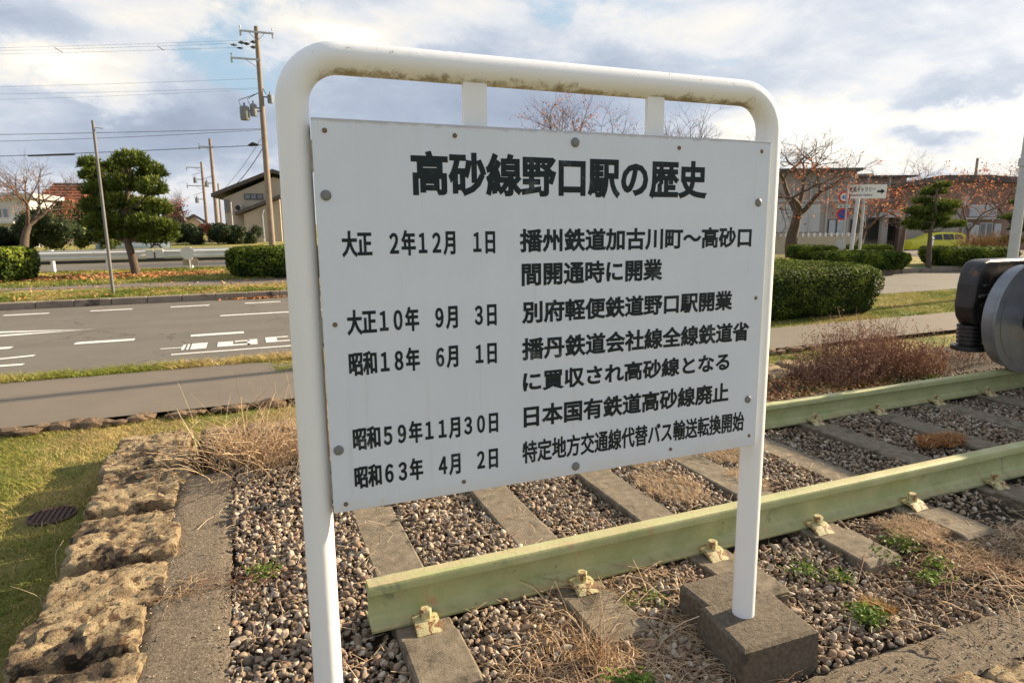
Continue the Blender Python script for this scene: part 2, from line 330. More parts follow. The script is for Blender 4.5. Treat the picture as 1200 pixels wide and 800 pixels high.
class MB:
    def __init__(s): s.V = []; s.F = []; s.A = []; s.n = 0; s.rnd = None

    def add(s, v, f, a=0.5):
        v = np.asarray(v, float).reshape(-1, 3); s.V.append(v)
        f = [tuple(int(i)+s.n for i in q) for q in f]; s.F += f
        a = np.full(len(v), a) if np.isscalar(a) else np.asarray(a, float); s.A.append(a); s.n += len(v)
        return s

    def addnp(s, v, f, a):       # v (k,3); f (m,c) numpy
        s.V.append(v); s.F += (f+s.n).tolist(); s.A.append(a); s.n += len(v)

    def box(s, c, size, rz=0, bevel=0.0, tilt=None):
        hx, hy, hz = (q/2 for q in size)
        if bevel <= 0:
            v = [(x, y, z) for z in (-hz, hz) for y in (-hy, hy) for x in (-hx, hx)]
            f = [(0, 2, 3, 1), (4, 5, 7, 6), (0, 1, 5, 4), (2, 6, 7, 3), (0, 4, 6, 2), (1, 3, 7, 5)]
        else:
            b = min(bevel, hx*.9, hy*.9, hz*.9); v = []; f = []
            rings = [(-hz, b), (-hz+b, 0), (hz-b, 0), (hz, b)]
            for z, ins in rings:
                X, Y = hx-ins, hy-ins
                cx = b if ins == 0 else b*.5
                v += [(-X+cx, -Y, z), (X-cx, -Y, z), (X, -Y+cx, z), (X, Y-cx, z), (X-cx, Y, z), (-X+cx, Y, z), (-X, Y-cx, z), (-X, -Y+cx, z)]
            for k in range(3):
                for i in range(8): j = (i+1) % 8; f.append((k*8+i, k*8+j, k*8+8+j, k*8+8+i))
            f.append(tuple(range(7, -1, -1))); f.append(tuple(range(24, 32)))
        v = np.array(v)
        if tilt is not None: v = v@np.array(Matrix.Rotation(tilt[0], 3, tilt[1])).T
        if rz:
            c_, s_ = math.cos(rz), math.sin(rz); v = v@np.array([[c_, s_, 0], [-s_, c_, 0], [0, 0, 1]])
        s.add(v+np.array(c), f); return s

    def span(s, lo, hi, bevel=0.0):
        lo = np.array(lo, float); hi = np.array(hi, float); return s.box((lo+hi)/2, hi-lo, 0, bevel)

    def tube(s, pts, rr, n=8, cap=True, a=.5):
        pts = [np.array(p, float) for p in pts]; k = len(pts)
        if np.isscalar(rr): rr = [rr]*k
        t0 = pts[1]-pts[0]; t0 = t0/(np.linalg.norm(t0)+1e-12)
        ref = np.array([0, 0, 1.0]) if abs(t0[2]) < .9 else np.array([1.0, 0, 0])
        u = np.cross(t0, ref); u /= np.linalg.norm(u); V = []
        for i, p in enumerate(pts):
            t = pts[min(i+1, k-1)]-pts[max(i-1, 0)]; t = t/(np.linalg.norm(t)+1e-12)
            u = u-t*(u@t); u /= (np.linalg.norm(u)+1e-12); w = np.cross(t, u)
            for j in range(n):
                q = 2*PI*j/n; V.append(p+rr[i]*(math.cos(q)*u+math.sin(q)*w))
        F = [(i*n+j, i*n+(j+1) % n, (i+1)*n+(j+1) % n, (i+1)*n+j) for i in range(k-1) for j in range(n)]
        if cap and n > 2: F += [tuple(range(n-1, -1, -1)), tuple(range((k-1)*n, k*n))]
        s.add(V, F, a); return s

    def lathe(s, prof, c=(0, 0, 0), n=32, axis='Z', cap=True):     # prof: (r, h)
        V = []
        for r, h in prof:
            for j in range(n):
                q = 2*PI*j/n; x, y = r*math.cos(q), r*math.sin(q)
                V.append({'Z': (x, y, h), 'Y': (x, h, -y), 'X': (h, x, y)}[axis])
        k = len(prof); F = [(i*n+j, i*n+(j+1) % n, (i+1)*n+(j+1) % n, (i+1)*n+j) for i in range(k-1) for j in range(n)]
        if cap: F += [tuple(range(n-1, -1, -1)), tuple(range((k-1)*n, k*n))]
        s.add(np.array(V)+np.array(c), F); return s

    def prism(s, poly, lo, hi, axis='Y'):    # poly in the two other axes (X,Z for Y; Y,Z for X; X,Y for Z)
        k = len(poly); V = []
        for h in (lo, hi):
            for a_, b_ in poly: V.append({'Y': (a_, h, b_), 'X': (h, a_, b_), 'Z': (a_, b_, h)}[axis])
        F = [(i, (i+1) % k, k+(i+1) % k, k+i) for i in range(k)]+[tuple(range(k-1, -1, -1)), tuple(range(k, 2*k))]
        s.add(V, F); return s

    def build(s, name, m, parent=None, smooth=False, local=False, recalc=True):
        V = np.concatenate(s.V) if s.V else np.zeros((0, 3)); A = np.concatenate(s.A) if s.A else np.zeros(0)
        if parent is not None and not local: V = V-np.array(parent_origin(parent))
        me = bpy.data.meshes.new(name); me.from_pydata(V.tolist(), [], s.F)
        at_ = me.attributes.new('rnd', 'FLOAT', 'POINT'); at_.data.foreach_set('value', A.astype(np.float32))
        if smooth: me.polygons.foreach_set('use_smooth', [True]*len(me.polygons))
        me.materials.append(m if not isinstance(m, str) else M[m])
        if recalc and len(s.F) < 60000:
            import bmesh
            bm = bmesh.new(); bm.from_mesh(me); bmesh.ops.recalc_face_normals(bm, faces=bm.faces); bm.to_mesh(me); bm.free()
        if smooth and smooth != 'all':
            try: me.set_sharp_from_angle(angle=rad(38))
            except Exception: pass
        me.update()
        o = bpy.data.objects.new(name, me); COL.objects.link(o)
        if parent is not None: o.parent = parent
        return o


def parent_origin(p):
    o = np.zeros(3)
    while p is not None: o = o+np.array(p.location); p = p.parent
    return o


def big_mesh(name, V, F, A, m, smooth=False):      # fast build from numpy: V (n,3), F (m,k) of one size
    me = bpy.data.meshes.new(name); k = F.shape[1]
    me.vertices.add(len(V)); me.vertices.foreach_set('co', V.astype(np.float32).ravel())
    me.loops.add(F.size); me.loops.foreach_set('vertex_index', F.astype(np.int32).ravel())
    me.polygons.add(len(F)); me.polygons.foreach_set('loop_start', np.arange(0, F.size, k, dtype=np.int32))
    try: me.polygons.foreach_set('loop_total', np.full(len(F), k, dtype=np.int32))
    except Exception: pass
    if smooth: me.polygons.foreach_set('use_smooth', np.ones(len(F), bool))
    at_ = me.attributes.new('rnd', 'FLOAT', 'POINT'); at_.data.foreach_set('value', A.astype(np.float32))
    me.materials.append(M[m]); me.update(calc_edges=True); me.validate()
    o = bpy.data.objects.new(name, me); COL.objects.link(o); return o


def tag(o, label=None, cat=None, group=None, kind=None):
    for k, v in (('label', label), ('category', cat), ('group', group), ('kind', kind)):
        if v: o[k] = v
    return o


def thing(name, label, cat, loc=(0, 0, 0), group=None):
    o = bpy.data.objects.new(name, None); COL.objects.link(o); o.location = tuple(float(q) for q in loc)
    o.empty_display_size = .2
    return tag(o, label, cat, group)


def struct(o): o['kind'] = 'structure'; return o


def copy_obj(o, parent=None, loc=None):
    c = o.copy(); COL.objects.link(c)
    if parent is not None: c.parent = parent
    if loc is not None: c.location = loc
    return c


# ------------------------------------------------------------------ ground, roads, kerbs
VERGE = .12


def sstep(x, a, b):
    t = np.clip((x-a)/(b-a), 0, 1); return t*t*(3-2*t)


def near_edge(X): return 7.78+(9.25-7.78)*sstep(X, 3.0, 7.0)      # near edge of the road
def far_edge(X): return 14.15+(12.55-14.15)*sstep(X, 2.5, 12.0)   # far edge of the road
def walk_edge(X): return 7.5+(6.92-7.5)*sstep(X, .05, .75)        # far edge of the near footpath


def strip(name, m, ya, yb, z, xs, ny=1, zf=None):
    V = []; F = []
    for x in xs:
        a, b = (ya(x) if callable(ya) else ya), (yb(x) if callable(yb) else yb)
        for j in range(ny+1):
            y = a+(b-a)*j/ny; V.append((x, y, z if zf is None else zf(x, y)))
    for i in range(len(xs)-1):
        for j in range(ny): q = i*(ny+1)+j; F.append((q, q+ny+1, q+ny+2, q+1))
    mb = MB(); mb.add(V, F); return struct(mb.build(name, m, recalc=False))


XS = sorted(set(list(np.linspace(-60, -4, 12))+list(np.linspace(-4, 16, 61))+list(np.linspace(16, 120, 20))))


def far_z(x, y):                 # the ground behind the road drops gently on the right
    d = math.hypot(x, y); k = sstep(np.array(math.atan2(x, y)), rad(30), rad(42))
    return VERGE-1.15*float(k)*float(sstep(np.array(d), 27, 46))


strip('ground', 'lawn', -60, lambda x: near_edge(x)+.05, -.055, XS, 3)
strip('road', 'asphalt', lambda x: near_edge(x), lambda x: far_edge(x), 0.0, XS)
strip('footpath', 'walk', 5.78, walk_edge, .0, XS, 1)
strip('lawn_verge', 'lawn', lambda x: walk_edge(x)+.02, lambda x: near_edge(x)-.02, -.005, XS, 2)
# ground behind the road
strip('far_ground', 'lawn', lambda x: far_edge(x)+.16, 420.0, VERGE, [-420, -200, -60, -30]+list(np.linspace(-10, 120, 66))+[200, 420], 90, far_z)
# kerb stones along the far side, one by one
kerbt = thing('kerb', 'long low kerb of concrete blocks along the far side of the road', 'kerb', (0, 14.2, 0))
kerbt['kind'] = 'structure'
kx = -12.0
while kx < 24:
    ln = .6 if kx < 3.5 else 1.2
    y0, y1 = float(far_edge(kx))+.0, float(far_edge(kx+ln))+.0
    mb = MB(); mb.box((kx+ln/2, (y0+y1)/2+.08, .06), (ln-.012, .16, .135), math.atan2(y1-y0, ln), .012)
    mb.build('kerb_stone', 'kerb', kerbt); kx += ln


def marking(name, pts):          # painted on the road, 4 mm up
    mb = MB(); mb.add([(a, b, .004) for a, b in pts], [tuple(range(len(pts)))]); o = mb.build(name, 'marking', recalc=False); return struct(o)


def dash(x0, x1, y, w): marking('lane_marking', [(x0, y-w/2), (x1, y-w/2), (x1, y+w/2), (x0, y+w/2)])


for k in range(9): dash(-6.37+1.26*k, -5.72+1.26*k, 13.3, .13)
for k in range(6): dash(-4.78+1.34*k, -4.11+1.34*k, 9.70, .17)
dash(-.45, 10, 11.65, .12)
marking('lane_marking', [(-9.0, 11.42), (-9.0, 11.30), (-3.4, 11.12), (-2.1, 10.95), (-3.3, 11.26)])
marking('lane_marking', [(-9.0, 10.20), (-9.0, 10.08), (-2.95, 10.78), (-2.1, 10.93), (-2.95, 10.93)])
dash(-9.0, -2.33, 8.45, .10)
marking('lane_marking', [(-6.0, 8.05), (-6.0, 7.95), (-2.36, 8.94), (-2.36, 9.04)])
dash(-.88, 2.5, 8.36, .07)
# road lettering "kochira"-like strokes read from across: bar, block, bars
for x0, x1, ya, yb in ((-1.04, -.80, 8.78, 8.83), (-.80, -.765, 8.62, 9.0), (-.745, -.72, 8.62, 9.02), (-.70, -.52, 8.62, 9.04),
                       (-.40, -.22, 8.66, 9.0), (-.22, -.02, 8.66, 8.76), (-.05, .07, 8.66, 9.05), (-.2, -.02, 8.93, 9.02),
                       (.17, .31, 8.72, 9.12), (.31, .46, 8.72, 8.80), (.31, .46, 9.04, 9.12),
                       (.58, .60, 8.80, 9.16), (.62, .70, 8.80, 9.18), (.72, .76, 8.86, 9.12), (.76, 1.1, 9.02, 9.05)):
    marking('road_lettering', [(x0-.0, ya), (x1, ya), (x1, yb), (x0, yb)])
# far footpath in the verge
struct(MB().add([(x, y, VERGE+.004+.0) for x, y in ((-40, 18.6), (-5.2, 17.05), (1.2, 15.9), (14, 15.2), (14, 17.0), (1.2, 17.45), (-5.2, 18.5), (-40, 20.4))], [tuple(range(8))]).build('footpath', 'walk', recalc=False))
# side road / parking ground on the right seen beyond the hedges
struct(MB().add([(x, y, far_z(x, y)+.012) for x, y in ((22.5, 16.0), (60, 18), (60, 40), (26, 23))], [(0, 1, 2, 3)]).build('parking_ground', 'walk', recalc=False))

# ------------------------------------------------------------------ track bed
RNG = np.random.default_rng(7)
struct(MB().span((-.30, 1.30, -.1), (9.5, 4.9, .038)).build('track_bed', 'soil'))

# icospheres for pebbles


def ico(sub):
    import bmesh
    bm = bmesh.new(); bmesh.ops.create_icosphere(bm, subdivisions=sub, radius=1)
    v = np.array([x.co[:] for x in bm.verts]); f = np.array([[y.index for y in x.verts] for x in bm.faces]); bm.free(); return v, f


def pebbles(name, P, S, sub, label, squash=(.55, .9)):
    v0, f0 = ico(sub); n = len(P); k = len(v0)
    W = np.repeat(v0[None], n, 0)
    # facets: cut with a few random planes to give angular stones
    for _ in range(7):
        nn = RNG.normal(size=(n, 3)); nn /= np.linalg.norm(nn, axis=1)[:, None]
        d = RNG.uniform(.30, .72, n)
        dot = np.einsum('nkj,nj->nk', W, nn); ex = np.maximum(dot-d[:, None], 0)
        W = W-ex[..., None]*nn[:, None, :]
    W = W*(1+RNG.uniform(-.10, .10, (n, k, 1)))
    sc = np.stack([RNG.uniform(.75, 1.2, n), RNG.uniform(.6, 1.0, n), RNG.uniform(*squash, n)], 1)*S[:, None]
    W = W*sc[:, None, :]
    a = RNG.uniform(0, 2*PI, n); t = RNG.normal(0, .45, n); t2 = RNG.normal(0, .45, n)
    ca, sa = np.cos(a), np.sin(a); ct, st = np.cos(t), np.sin(t); cu, su = np.cos(t2), np.sin(t2)
    Rz = np.zeros((n, 3, 3)); Rz[:, 0, 0] = ca; Rz[:, 0, 1] = -sa; Rz[:, 1, 0] = sa; Rz[:, 1, 1] = ca; Rz[:, 2, 2] = 1
    Rx = np.zeros((n, 3, 3)); Rx[:, 0, 0] = 1; Rx[:, 1, 1] = ct; Rx[:, 1, 2] = -st; Rx[:, 2, 1] = st; Rx[:, 2, 2] = ct
    Ry = np.zeros((n, 3, 3)); Ry[:, 1, 1] = 1; Ry[:, 0, 0] = cu; Ry[:, 0, 2] = su; Ry[:, 2, 0] = -su; Ry[:, 2, 2] = cu
    W = np.einsum('nij,nkj->nki', Rz@Rx@Ry, W)+P[:, None, :]
    F = (f0[None]+(np.arange(n)*k)[:, None, None]).reshape(-1, 3)
    A = np.repeat(RNG.uniform(0, 1, n), k)
    o = big_mesh(name, W.reshape(-1, 3), F, A, 'pebble', False); tag(o, label, 'gravel', None, 'stuff'); return o


SLEEP_X = [.39+.62*k for k in range(12)]


def bedz(x, y):
    z = .075+.012*np.sin(x*3.1+y*2.3)+.010*np.sin(x*7.7-y*5.1)
    mid = sstep(y, 2.1, 2.3)*(1-sstep(y, 3.2, 3.35)); z = z+.004*mid
    z = z-.02*(1-sstep(y, 1.5, 1.9))
    return z


def on_sleeper(x, y):
    m = np.zeros(len(x), bool)
    for sx in SLEEP_X: m |= (x > sx+.0) & (x < sx+.205) & (y > 1.70) & (y < 3.75)
    return m


def scatter(x0, x1, y0, y1, step, jit=.5):
    gx, gy = np.meshgrid(np.arange(x0, x1, step), np.arange(y0, y1, step)); n = gx.size
    return gx.ravel()+RNG.uniform(-jit, jit, n)*step, gy.ravel()+RNG.uniform(-jit, jit, n)*step


def gravel():
    out = []
    for (x0, x1, y0, y1, step, sub, lift, smin, smax, nm) in (
            (-.17, 2.2, 1.36, 3.1, .0245, 2, 0, .0115, .0215, 'near'), (-.16, 2.2, 3.1, 4.45, .026, 2, 0, .012, .021, 'mid'), (2.2, 6.8, 1.36, 3.9, .026, 1, 0, .012, .020, 'far')):
        x, y = scatter(x0, x1, y0, y1, step); x2, y2 = scatter(x0, x1, y0, y1, step*1.55)
        x = np.r_[x, x2]; y = np.r_[y, y2]; lev = np.r_[np.zeros(len(x)-len(x2)), np.ones(len(x2))]
        k = ~on_sleeper(x, y)
        k &= ~((x > 1.30) & (x < 1.63) & (y > 1.36) & (y < 1.76))
        k &= ~((y > 2.06) & (y < 2.17) & (x > .33)) & ~((y > 3.26) & (y < 3.36) & (x > .33))
        k &= ~((x < -.145+.015*np.sin(y*5)))
        k &= ~((y < 1.31+.03*np.sin(x*9)+.02*np.sin(x*23)))
        # thinner towards the right front, where soil and moss take over
        thin = sstep(x, 2.2, 2.9)*(1-sstep(y, 1.85, 2.05)); k &= RNG.uniform(0, 1, len(x)) > thin*.75
        thin = sstep(y, 3.5, 3.9)*sstep(x, 2.0, 2.6); k &= RNG.uniform(0, 1, len(x)) > thin*.8
        x, y, lev = x[k], y[k], lev[k]
        s = RNG.uniform(smin, smax, len(x))*(1+.35*(RNG.uniform(0, 1, len(x)) > .93))
        z = bedz(x, y)-.004+lev*.013+RNG.uniform(-.004, .007, len(x))
        pebbles('gravel', np.stack([x, y, z], 1), s, sub, {'near': 'grey brown angular gravel under the white sign board and round the near rail end', 'mid': 'small angular gravel behind the sign near the back border', 'far': 'shaded angular gravel between and beside the rails on the right'}[nm])


gravel()

n_ = 14000; P_ = np.stack([RNG.uniform(-.14, 3.2, n_), RNG.uniform(1.38, 3.2, n_), np.zeros(n_)], 1); P_ = P_[~on_sleeper(P_[:, 0], P_[:, 1]) & ~((P_[:, 0] > 1.29) & (P_[:, 0] < 1.66) & (P_[:, 1] < 1.80)) & ~((P_[:, 1] > 2.04) & (P_[:, 1] < 2.2))]; P_[:, 2] = bedz(P_[:, 0], P_[:, 1])+RNG.uniform(-.004, .014, len(P_))
pebbles('gravel', P_, RNG.uniform(.004, .010, len(P_)), 1, 'fine chips and small stones between the larger gravel')
n_ = 2600; P_ = np.stack([RNG.uniform(-.45, 3.4, n_), RNG.uniform(1.12, 1.62, n_), np.full(n_, .078)], 1); P_ = P_[~((P_[:, 0] > 1.29) & (P_[:, 0] < 1.66) & (P_[:, 1] > 1.35))]
P2 = np.stack([RNG.uniform(-.46, -.12, 900), RNG.uniform(1.9, 4.0, 900), np.full(900, .099)], 1); P_ = np.concatenate([P_, P2[RNG.uniform(0, 1, 900) < np.abs(P2[:, 0]+.29)*6]])
pebbles('grit', P_, RNG.uniform(.002, .0075, len(P_)), 1, 'loose grit and crumbs lying on the concrete strips')
n_ = 2600; x_, y_ = RNG.uniform(-.15, 4.6, n_), RNG.uniform(1.4, 4.4, n_); cc = np.stack([x_, y_, bedz(x_, y_)+.024], 1); a_ = RNG.uniform(0, PI, n_); L_ = RNG.uniform(.012, .05, n_)[:, None]; D_ = np.stack([np.cos(a_), np.sin(a_), RNG.normal(0, .15, n_)], 1); N_ = np.stack([-np.sin(a_), np.cos(a_), 0*a_], 1)*.0011
o = big_mesh('straw_litter', np.stack([cc-D_*L_-N_, cc+D_*L_-N_, cc+D_*L_+N_, cc-D_*L_+N_], 1).reshape(-1, 3), np.arange(n_*4).reshape(-1, 4), np.repeat(RNG.uniform(0, 1, n_), 4), 'straw'); tag(o, 'short bits of dry straw strewn over the gravel', 'straw litter', None, 'stuff')

# ------------------------------------------------------------------ railway track
track = thing('railway_track', 'short track with pale green painted rails on concrete sleepers behind the sign', 'railway track', (.31, 2.7, .1))
RP = [(-.0635, 0), (-.0635, .010), (-.030, .019), (-.013, .034), (-.0085, .060), (-.0085, .100), (-.014, .113), (-.0335, .123), (-.0335, .148), (-.029, .157), (-.018, .1605),
      (.018, .1605), (.029, .157), (.0335, .148), (.0335, .123), (.014, .113), (.0085, .100), (.0085, .060), (.013, .034), (.030, .019), (.0635, .010), (.0635, 0)]
for yc, x1 in ((2.118, 9.3), (3.305, 9.3)):
    mb = MB(); poly = [(yc+a, .1+b) for a, b in RP]; mb.prism(poly, .31, x1, 'X'); mb.build('rail', 'rail_paint', track, smooth=True)
for i, sx in enumerate(SLEEP_X):
    jx = [.0, .0, .01, .015, .0, .0][i % 6]
    prof = [(1.70, .0), (3.75, .0), (3.75, .085), (3.73, .105), (3.46, .110), (3.44, .098), (3.18, .098), (3.16, .101), (2.28, .101), (2.26, .098), (1.975, .098), (1.955, .112), (1.72, .110), (1.70, .095)]
    k = len(prof); mb = MB(); V = []
    for xx, ins in ((0, .006), (.008, 0), (.192, 0), (.2, .006)):
        for a, b in prof: V.append((sx+jx+xx+RNG.normal(0, .0008), a, b-(ins if b > .05 else 0)+RNG.normal(0, .0008)))
    F = [(r*k+j, (r+1)*k+j, (r+1)*k+(j+1) % k, r*k+(j+1) % k) for r in range(3) for j in range(k)]+[tuple(range(k)), tuple(range(4*k-1, 3*k-1, -1))]
    mb.add(V, F); mb.build('sleeper', 'sleeper', track)


def clip_mesh(side):
    mb = MB(); w = .044; V = []; prof = [(-.052, .016), (-.030, .024), (0, .028), (.028, .024), (.052, .004), (.060, -.002), (.050, -.012), (.024, .012), (0, .016), (-.03, .012)]
    for xx in (-w, -w*.4, w*.4, w):
        for a, b in prof: V.append((xx, -side*a, b+(.003 if abs(xx) < w else 0)))
    k = len(prof); F = [(r*k+j, (r+1)*k+j, (r+1)*k+(j+1) % k, r*k+(j+1) % k) for r in range(3) for j in range(k)]+[tuple(range(k)), tuple(range(4*k-1, 3*k-1, -1))]
    mb.add(V, F); return mb


def bolt_mesh():
    mb = MB(); mb.lathe([(.024, .026), (.024, .032)], n=14)
    q = [(.0205, .032), (.0215, .035), (.0215, .060), (.018, .064)]; mb.lathe(q, n=6); return mb


clipA = bolt0 = None
for side, yc in ((1, 2.118-.082), (-1, 2.118+.082), (1, 3.305-.082)):
    proto = None
    for i, sx in enumerate(SLEEP_X[:9]):
        if proto is None:
            proto = clip_mesh(side).build('rail_clip', 'clip_paint', track, local=True, smooth=True)
            cl = proto
            pb = bolt_mesh().build('bolt', 'clip_paint', cl, local=True, smooth=True); cl.location = Vector((sx+.105-.31, yc-2.7, .0)); continue
        cl = copy_obj(proto, track); cl.location = Vector((sx+.105-.31+RNG.normal(0, .006), yc-2.7, 0)); cl.rotation_euler = (0, 0, RNG.normal(0, .12))
        bb = copy_obj(pb, cl); bb.rotation_euler = (0, 0, RNG.uniform(0, 1))

# ------------------------------------------------------------------ border of rough stones


def rough_stone(lo, hi, seed, amp=.025, res=.0165):
    r = np.random.default_rng(seed); lo = np.array(lo, float); hi = np.array(hi, float); c = (lo+hi)/2; h = (hi-lo)/2
    nx, ny, nz = [max(3, int(2*q/res)) for q in h]
    mb = MB(); pts = {}; V = []; F = []

    def vid(i, j, k):
        key = (i, j, k)
        if key not in pts: pts[key] = len(V); V.append((i/nx*2-1, j/ny*2-1, k/nz*2-1))
        return pts[key]
    for i in range(nx):
        for j in range(ny): F.append((vid(i, j, nz), vid(i+1, j, nz), vid(i+1, j+1, nz), vid(i, j+1, nz)))
    for j in range(ny):
        for k in range(nz):
            F.append((vid(0, j, k), vid(0, j, k+1), vid(0, j+1, k+1), vid(0, j+1, k))); F.append((vid(nx, j, k), vid(nx, j+1, k), vid(nx, j+1, k+1), vid(nx, j, k+1)))
    for i in range(nx):
        for k in range(nz):
            F.append((vid(i, 0, k), vid(i+1, 0, k), vid(i+1, 0, k+1), vid(i, 0, k+1))); F.append((vid(i, ny, k), vid(i, ny, k+1), vid(i+1, ny, k+1), vid(i+1, ny, k)))
    V = np.array(V)
    # round the edges
    q = np.abs(V); m4 = (q**12).sum(1)**(1/12); V = V/m4[:, None]*np.minimum(m4, 1.02)[:, None]
    W = c+V*h
    from mathutils import noise as mn
    o = r.uniform(-50, 50, 3); out = []
    for w_, v_ in zip(W, V):
        p = Vector(w_+o)
        n = mn.fractal(p*6.5, 0.45, 2.3, 6)*.62+mn.noise(p*3.0)*.6
        pit = max(0, mn.noise(p*15+Vector((5, 5, 5)))-.2)*1.8
        n2 = mn.fractal(p*26, .7, 2.1, 4)
        ly = mn.noise(Vector((p[0]*3, p[1]*14, p[2]*9)))
        dd = amp*(.7*n+.55*n2-pit+.5*ly); nn = v_/np.linalg.norm(v_)*np.array([.6, .6, 1.0])
        out.append(w_+nn*dd)
    mb.add(out, F); return mb


sd = 100
edg = thing('stone_edging', 'row of rough yellow brown stones along the left side of the gravel bed', 'stone edging', (-.62, 2.0, 0))
ys = [1.62, 1.95, 2.26, 2.56, 2.92, 3.24, 3.52, 3.80, 4.10, 4.42, 4.86]
tilts = [.0, .01, .02, .0, .02, -.01, .01, 0, .01, -.01, 0]
for i in range(len(ys)-1):
    sd += 1; w0 = -.75-.010*i+.02*math.sin(i*2.1); w1 = -.40+.03*math.cos(i*1.7)
    mb = rough_stone((w0-.02, ys[i]+.013, -.09), (w1, ys[i+1]-.013, .112+tilts[i]*1.3), sd, .028)
    mb.build('stone', 'stone', edg, smooth=True)
edg2 = thing('stone_edging', 'row of rough brown stones at the back of the gravel bed behind the weeds', 'stone edging', (2, 4.55, 0))
xx = -.38
while xx < 6.4:
    sd += 1; l = .30+.06*math.sin(sd*1.3)
    rough_stone((xx+.008, 4.42, -.08), (xx+l-.008, 4.84+.02*math.sin(sd), .10+.015*math.sin(sd*3)), sd, .024, .04).build('stone', 'stone', edg2, smooth='all'); xx += l
edg3 = thing('stone_edging', 'row of rough sunlit stones along the front edge of the gravel bed, bottom right', 'stone edging', (2.2, 1.0, 0))
xx = -.36
while xx < 3.6:
    sd += 1; l = .40+.08*math.sin(sd*1.7)
    rough_stone((xx+.01, .74, -.08), (xx+l-.01, 1.17+.015*math.sin(sd), .07+.012*math.sin(sd*3)), sd, .020, .035).build('stone', 'stone', edg3, smooth='all'); xx += l


def slab(name, x0, x1, y0, y1, z, seed, jag=.005):
    nx = max(2, int((x1-x0)/.035)); ny = max(2, int((y1-y0)/.035)); r = np.random.default_rng(seed); V = []; F = []
    for i in range(nx+1):
        for j in range(ny+1):
            e = (i in (0, nx)) or (j in (0, ny))
            V.append((x0+(x1-x0)*i/nx+(r.normal(0, jag) if e else 0), y0+(y1-y0)*j/ny+(r.normal(0, jag) if e else 0), z+r.normal(0, .0025)-(.015 if e else 0)))
    for i in range(nx):
        for j in range(ny): q = i*(ny+1)+j; F.append((q, q+ny+1, q+ny+2, q+1))
    mb = MB(); mb.add(V, F); return struct(mb.build(name, 'mortar', recalc=False, smooth='all'))


for i, (a, b) in enumerate(((1.9, 2.60), (2.60, 3.20), (3.203, 3.95))): slab('concrete_strip', -.44, -.15, a, b, .098-.003*i, 11+i)
slab('concrete_strip', -.44, 3.6, 1.15, 1.34, .072, 15)

# ------------------------------------------------------------------ the sign
sign = bpy.data.objects.new('information_sign', None); COL.objects.link(sign)
tag(sign, 'large white information board with black Japanese lettering in a round white tube frame', 'sign')
_a, _l, _c = -.00806, -.01738, -.00384
ex = np.array([math.cos(_a), math.sin(_a), 0]); nn_ = np.array([math.sin(_a), -math.cos(_a), 0]); ez = np.array([0, 0, 1.])*math.cos(_l)+nn_*math.sin(_l)
e1 = ex*math.cos(_c)+ez*math.sin(_c); e2 = -ex*math.sin(_c)+ez*math.cos(_c); e3 = np.cross(e2, e1)
sign.matrix_world = Matrix(((e1[0], e3[0], e2[0], .152), (e1[1], e3[1], e2[1], 1.510), (e1[2], e3[2], e2[2], .813), (0, 0, 0, 1)))
BW, BH = 1.279, .913
XL, XR, YC, ZT, RT, RB = -.034, 1.308, .045, 1.050, .0355, .105


def on_sign(mb, name, m, **k): o = mb.build(name, m, sign, local=True, **k); return o


pts = [(XL, YC, -.74)]+[(XL, YC, z) for z in (-.3, 0, .4, .8)]
for i in range(13):
    q = PI-PI/2*i/12; pts.append((XL+RB+RB*math.cos(q), YC, ZT-RB+RB*math.sin(q)))
pts += [(x, YC, ZT) for x in (.4, .8, 1.1)]
for i in range(13):
    q = PI/2-PI/2*i/12; pts.append((XR-RB+RB*math.cos(q), YC, ZT-RB+RB*math.sin(q)))
pts += [(XR, YC, z) for z in (.7, .4, 0, -.3, -.622)]
on_sign(MB().tube(pts, RT, 40), 'tube_frame', 'frame_paint', smooth=True)
on_sign(MB().box((BW/2, .0022, BH/2), (BW, .0044, BH), 0, .0012), 'board', 'board_paint')
# backing frame and strips holding the board
on_sign(MB().span((.004, .005, .0), (.030, .052, BH-.01)), 'backing_bar', 'bracket')
on_sign(MB().span((BW-.030, .005, .012), (BW-.004, .042, BH-.012)), 'backing_bar', 'bracket')
on_sign(MB().span((.031, .005, .012), (BW-.031, .030, .042)), 'backing_bar', 'bracket')
on_sign(MB().span((.031, .005, BH-.042), (BW-.031, .030, BH-.012)), 'backing_bar', 'bracket')
for x0, x1 in ((.358, .418), (.877, .930)): on_sign(MB().span((x0, .030, BH-.08), (x1, .042, ZT-.015)), 'hanger_plate', 'frame_paint')
for z0, z1 in ((.03, .12), (.40, .47), (.80, .87)): on_sign(MB().span((XL+.02, .030, z0), (.003, .038, z1)), 'weld_tab', 'bracket')
SU, SV = BW/1.29, BH/.926
b0 = None
for u, v in ((.023, .758), (.649, .898), (1.254, .751), (.019, .159), (1.252, .153), (.656, .024)):
    if b0 is None:
        mb = MB(); mb.lathe([(.0118, 0), (.0118, -.002), (.010, -.004), (.006, -.005)], n=24, axis='Y'); b0 = on_sign(mb, 'bolt', 'bolt_grey', smooth=True); o = b0
    else: o = copy_obj(b0)
    o.location = (u*SU, 0, v*SV)
s0 = None
for u, v in ((.028, .899), (.328, .901), (.969, .896), (1.257, .897), (.027, .463), (1.263, .468), (.33, .03), (.029, .02), (.971, .03), (1.264, .034)):
    if s0 is None:
        mb = MB(); mb.lathe([(.0055, 0), (.0055, -.0015), (.0035, -.003)], n=14, axis='Y'); s0 = on_sign(mb, 'screw', 'rust', smooth=True); o = s0
    else: o = copy_obj(s0)
    o.location = (u*SU, 0, v*SV)


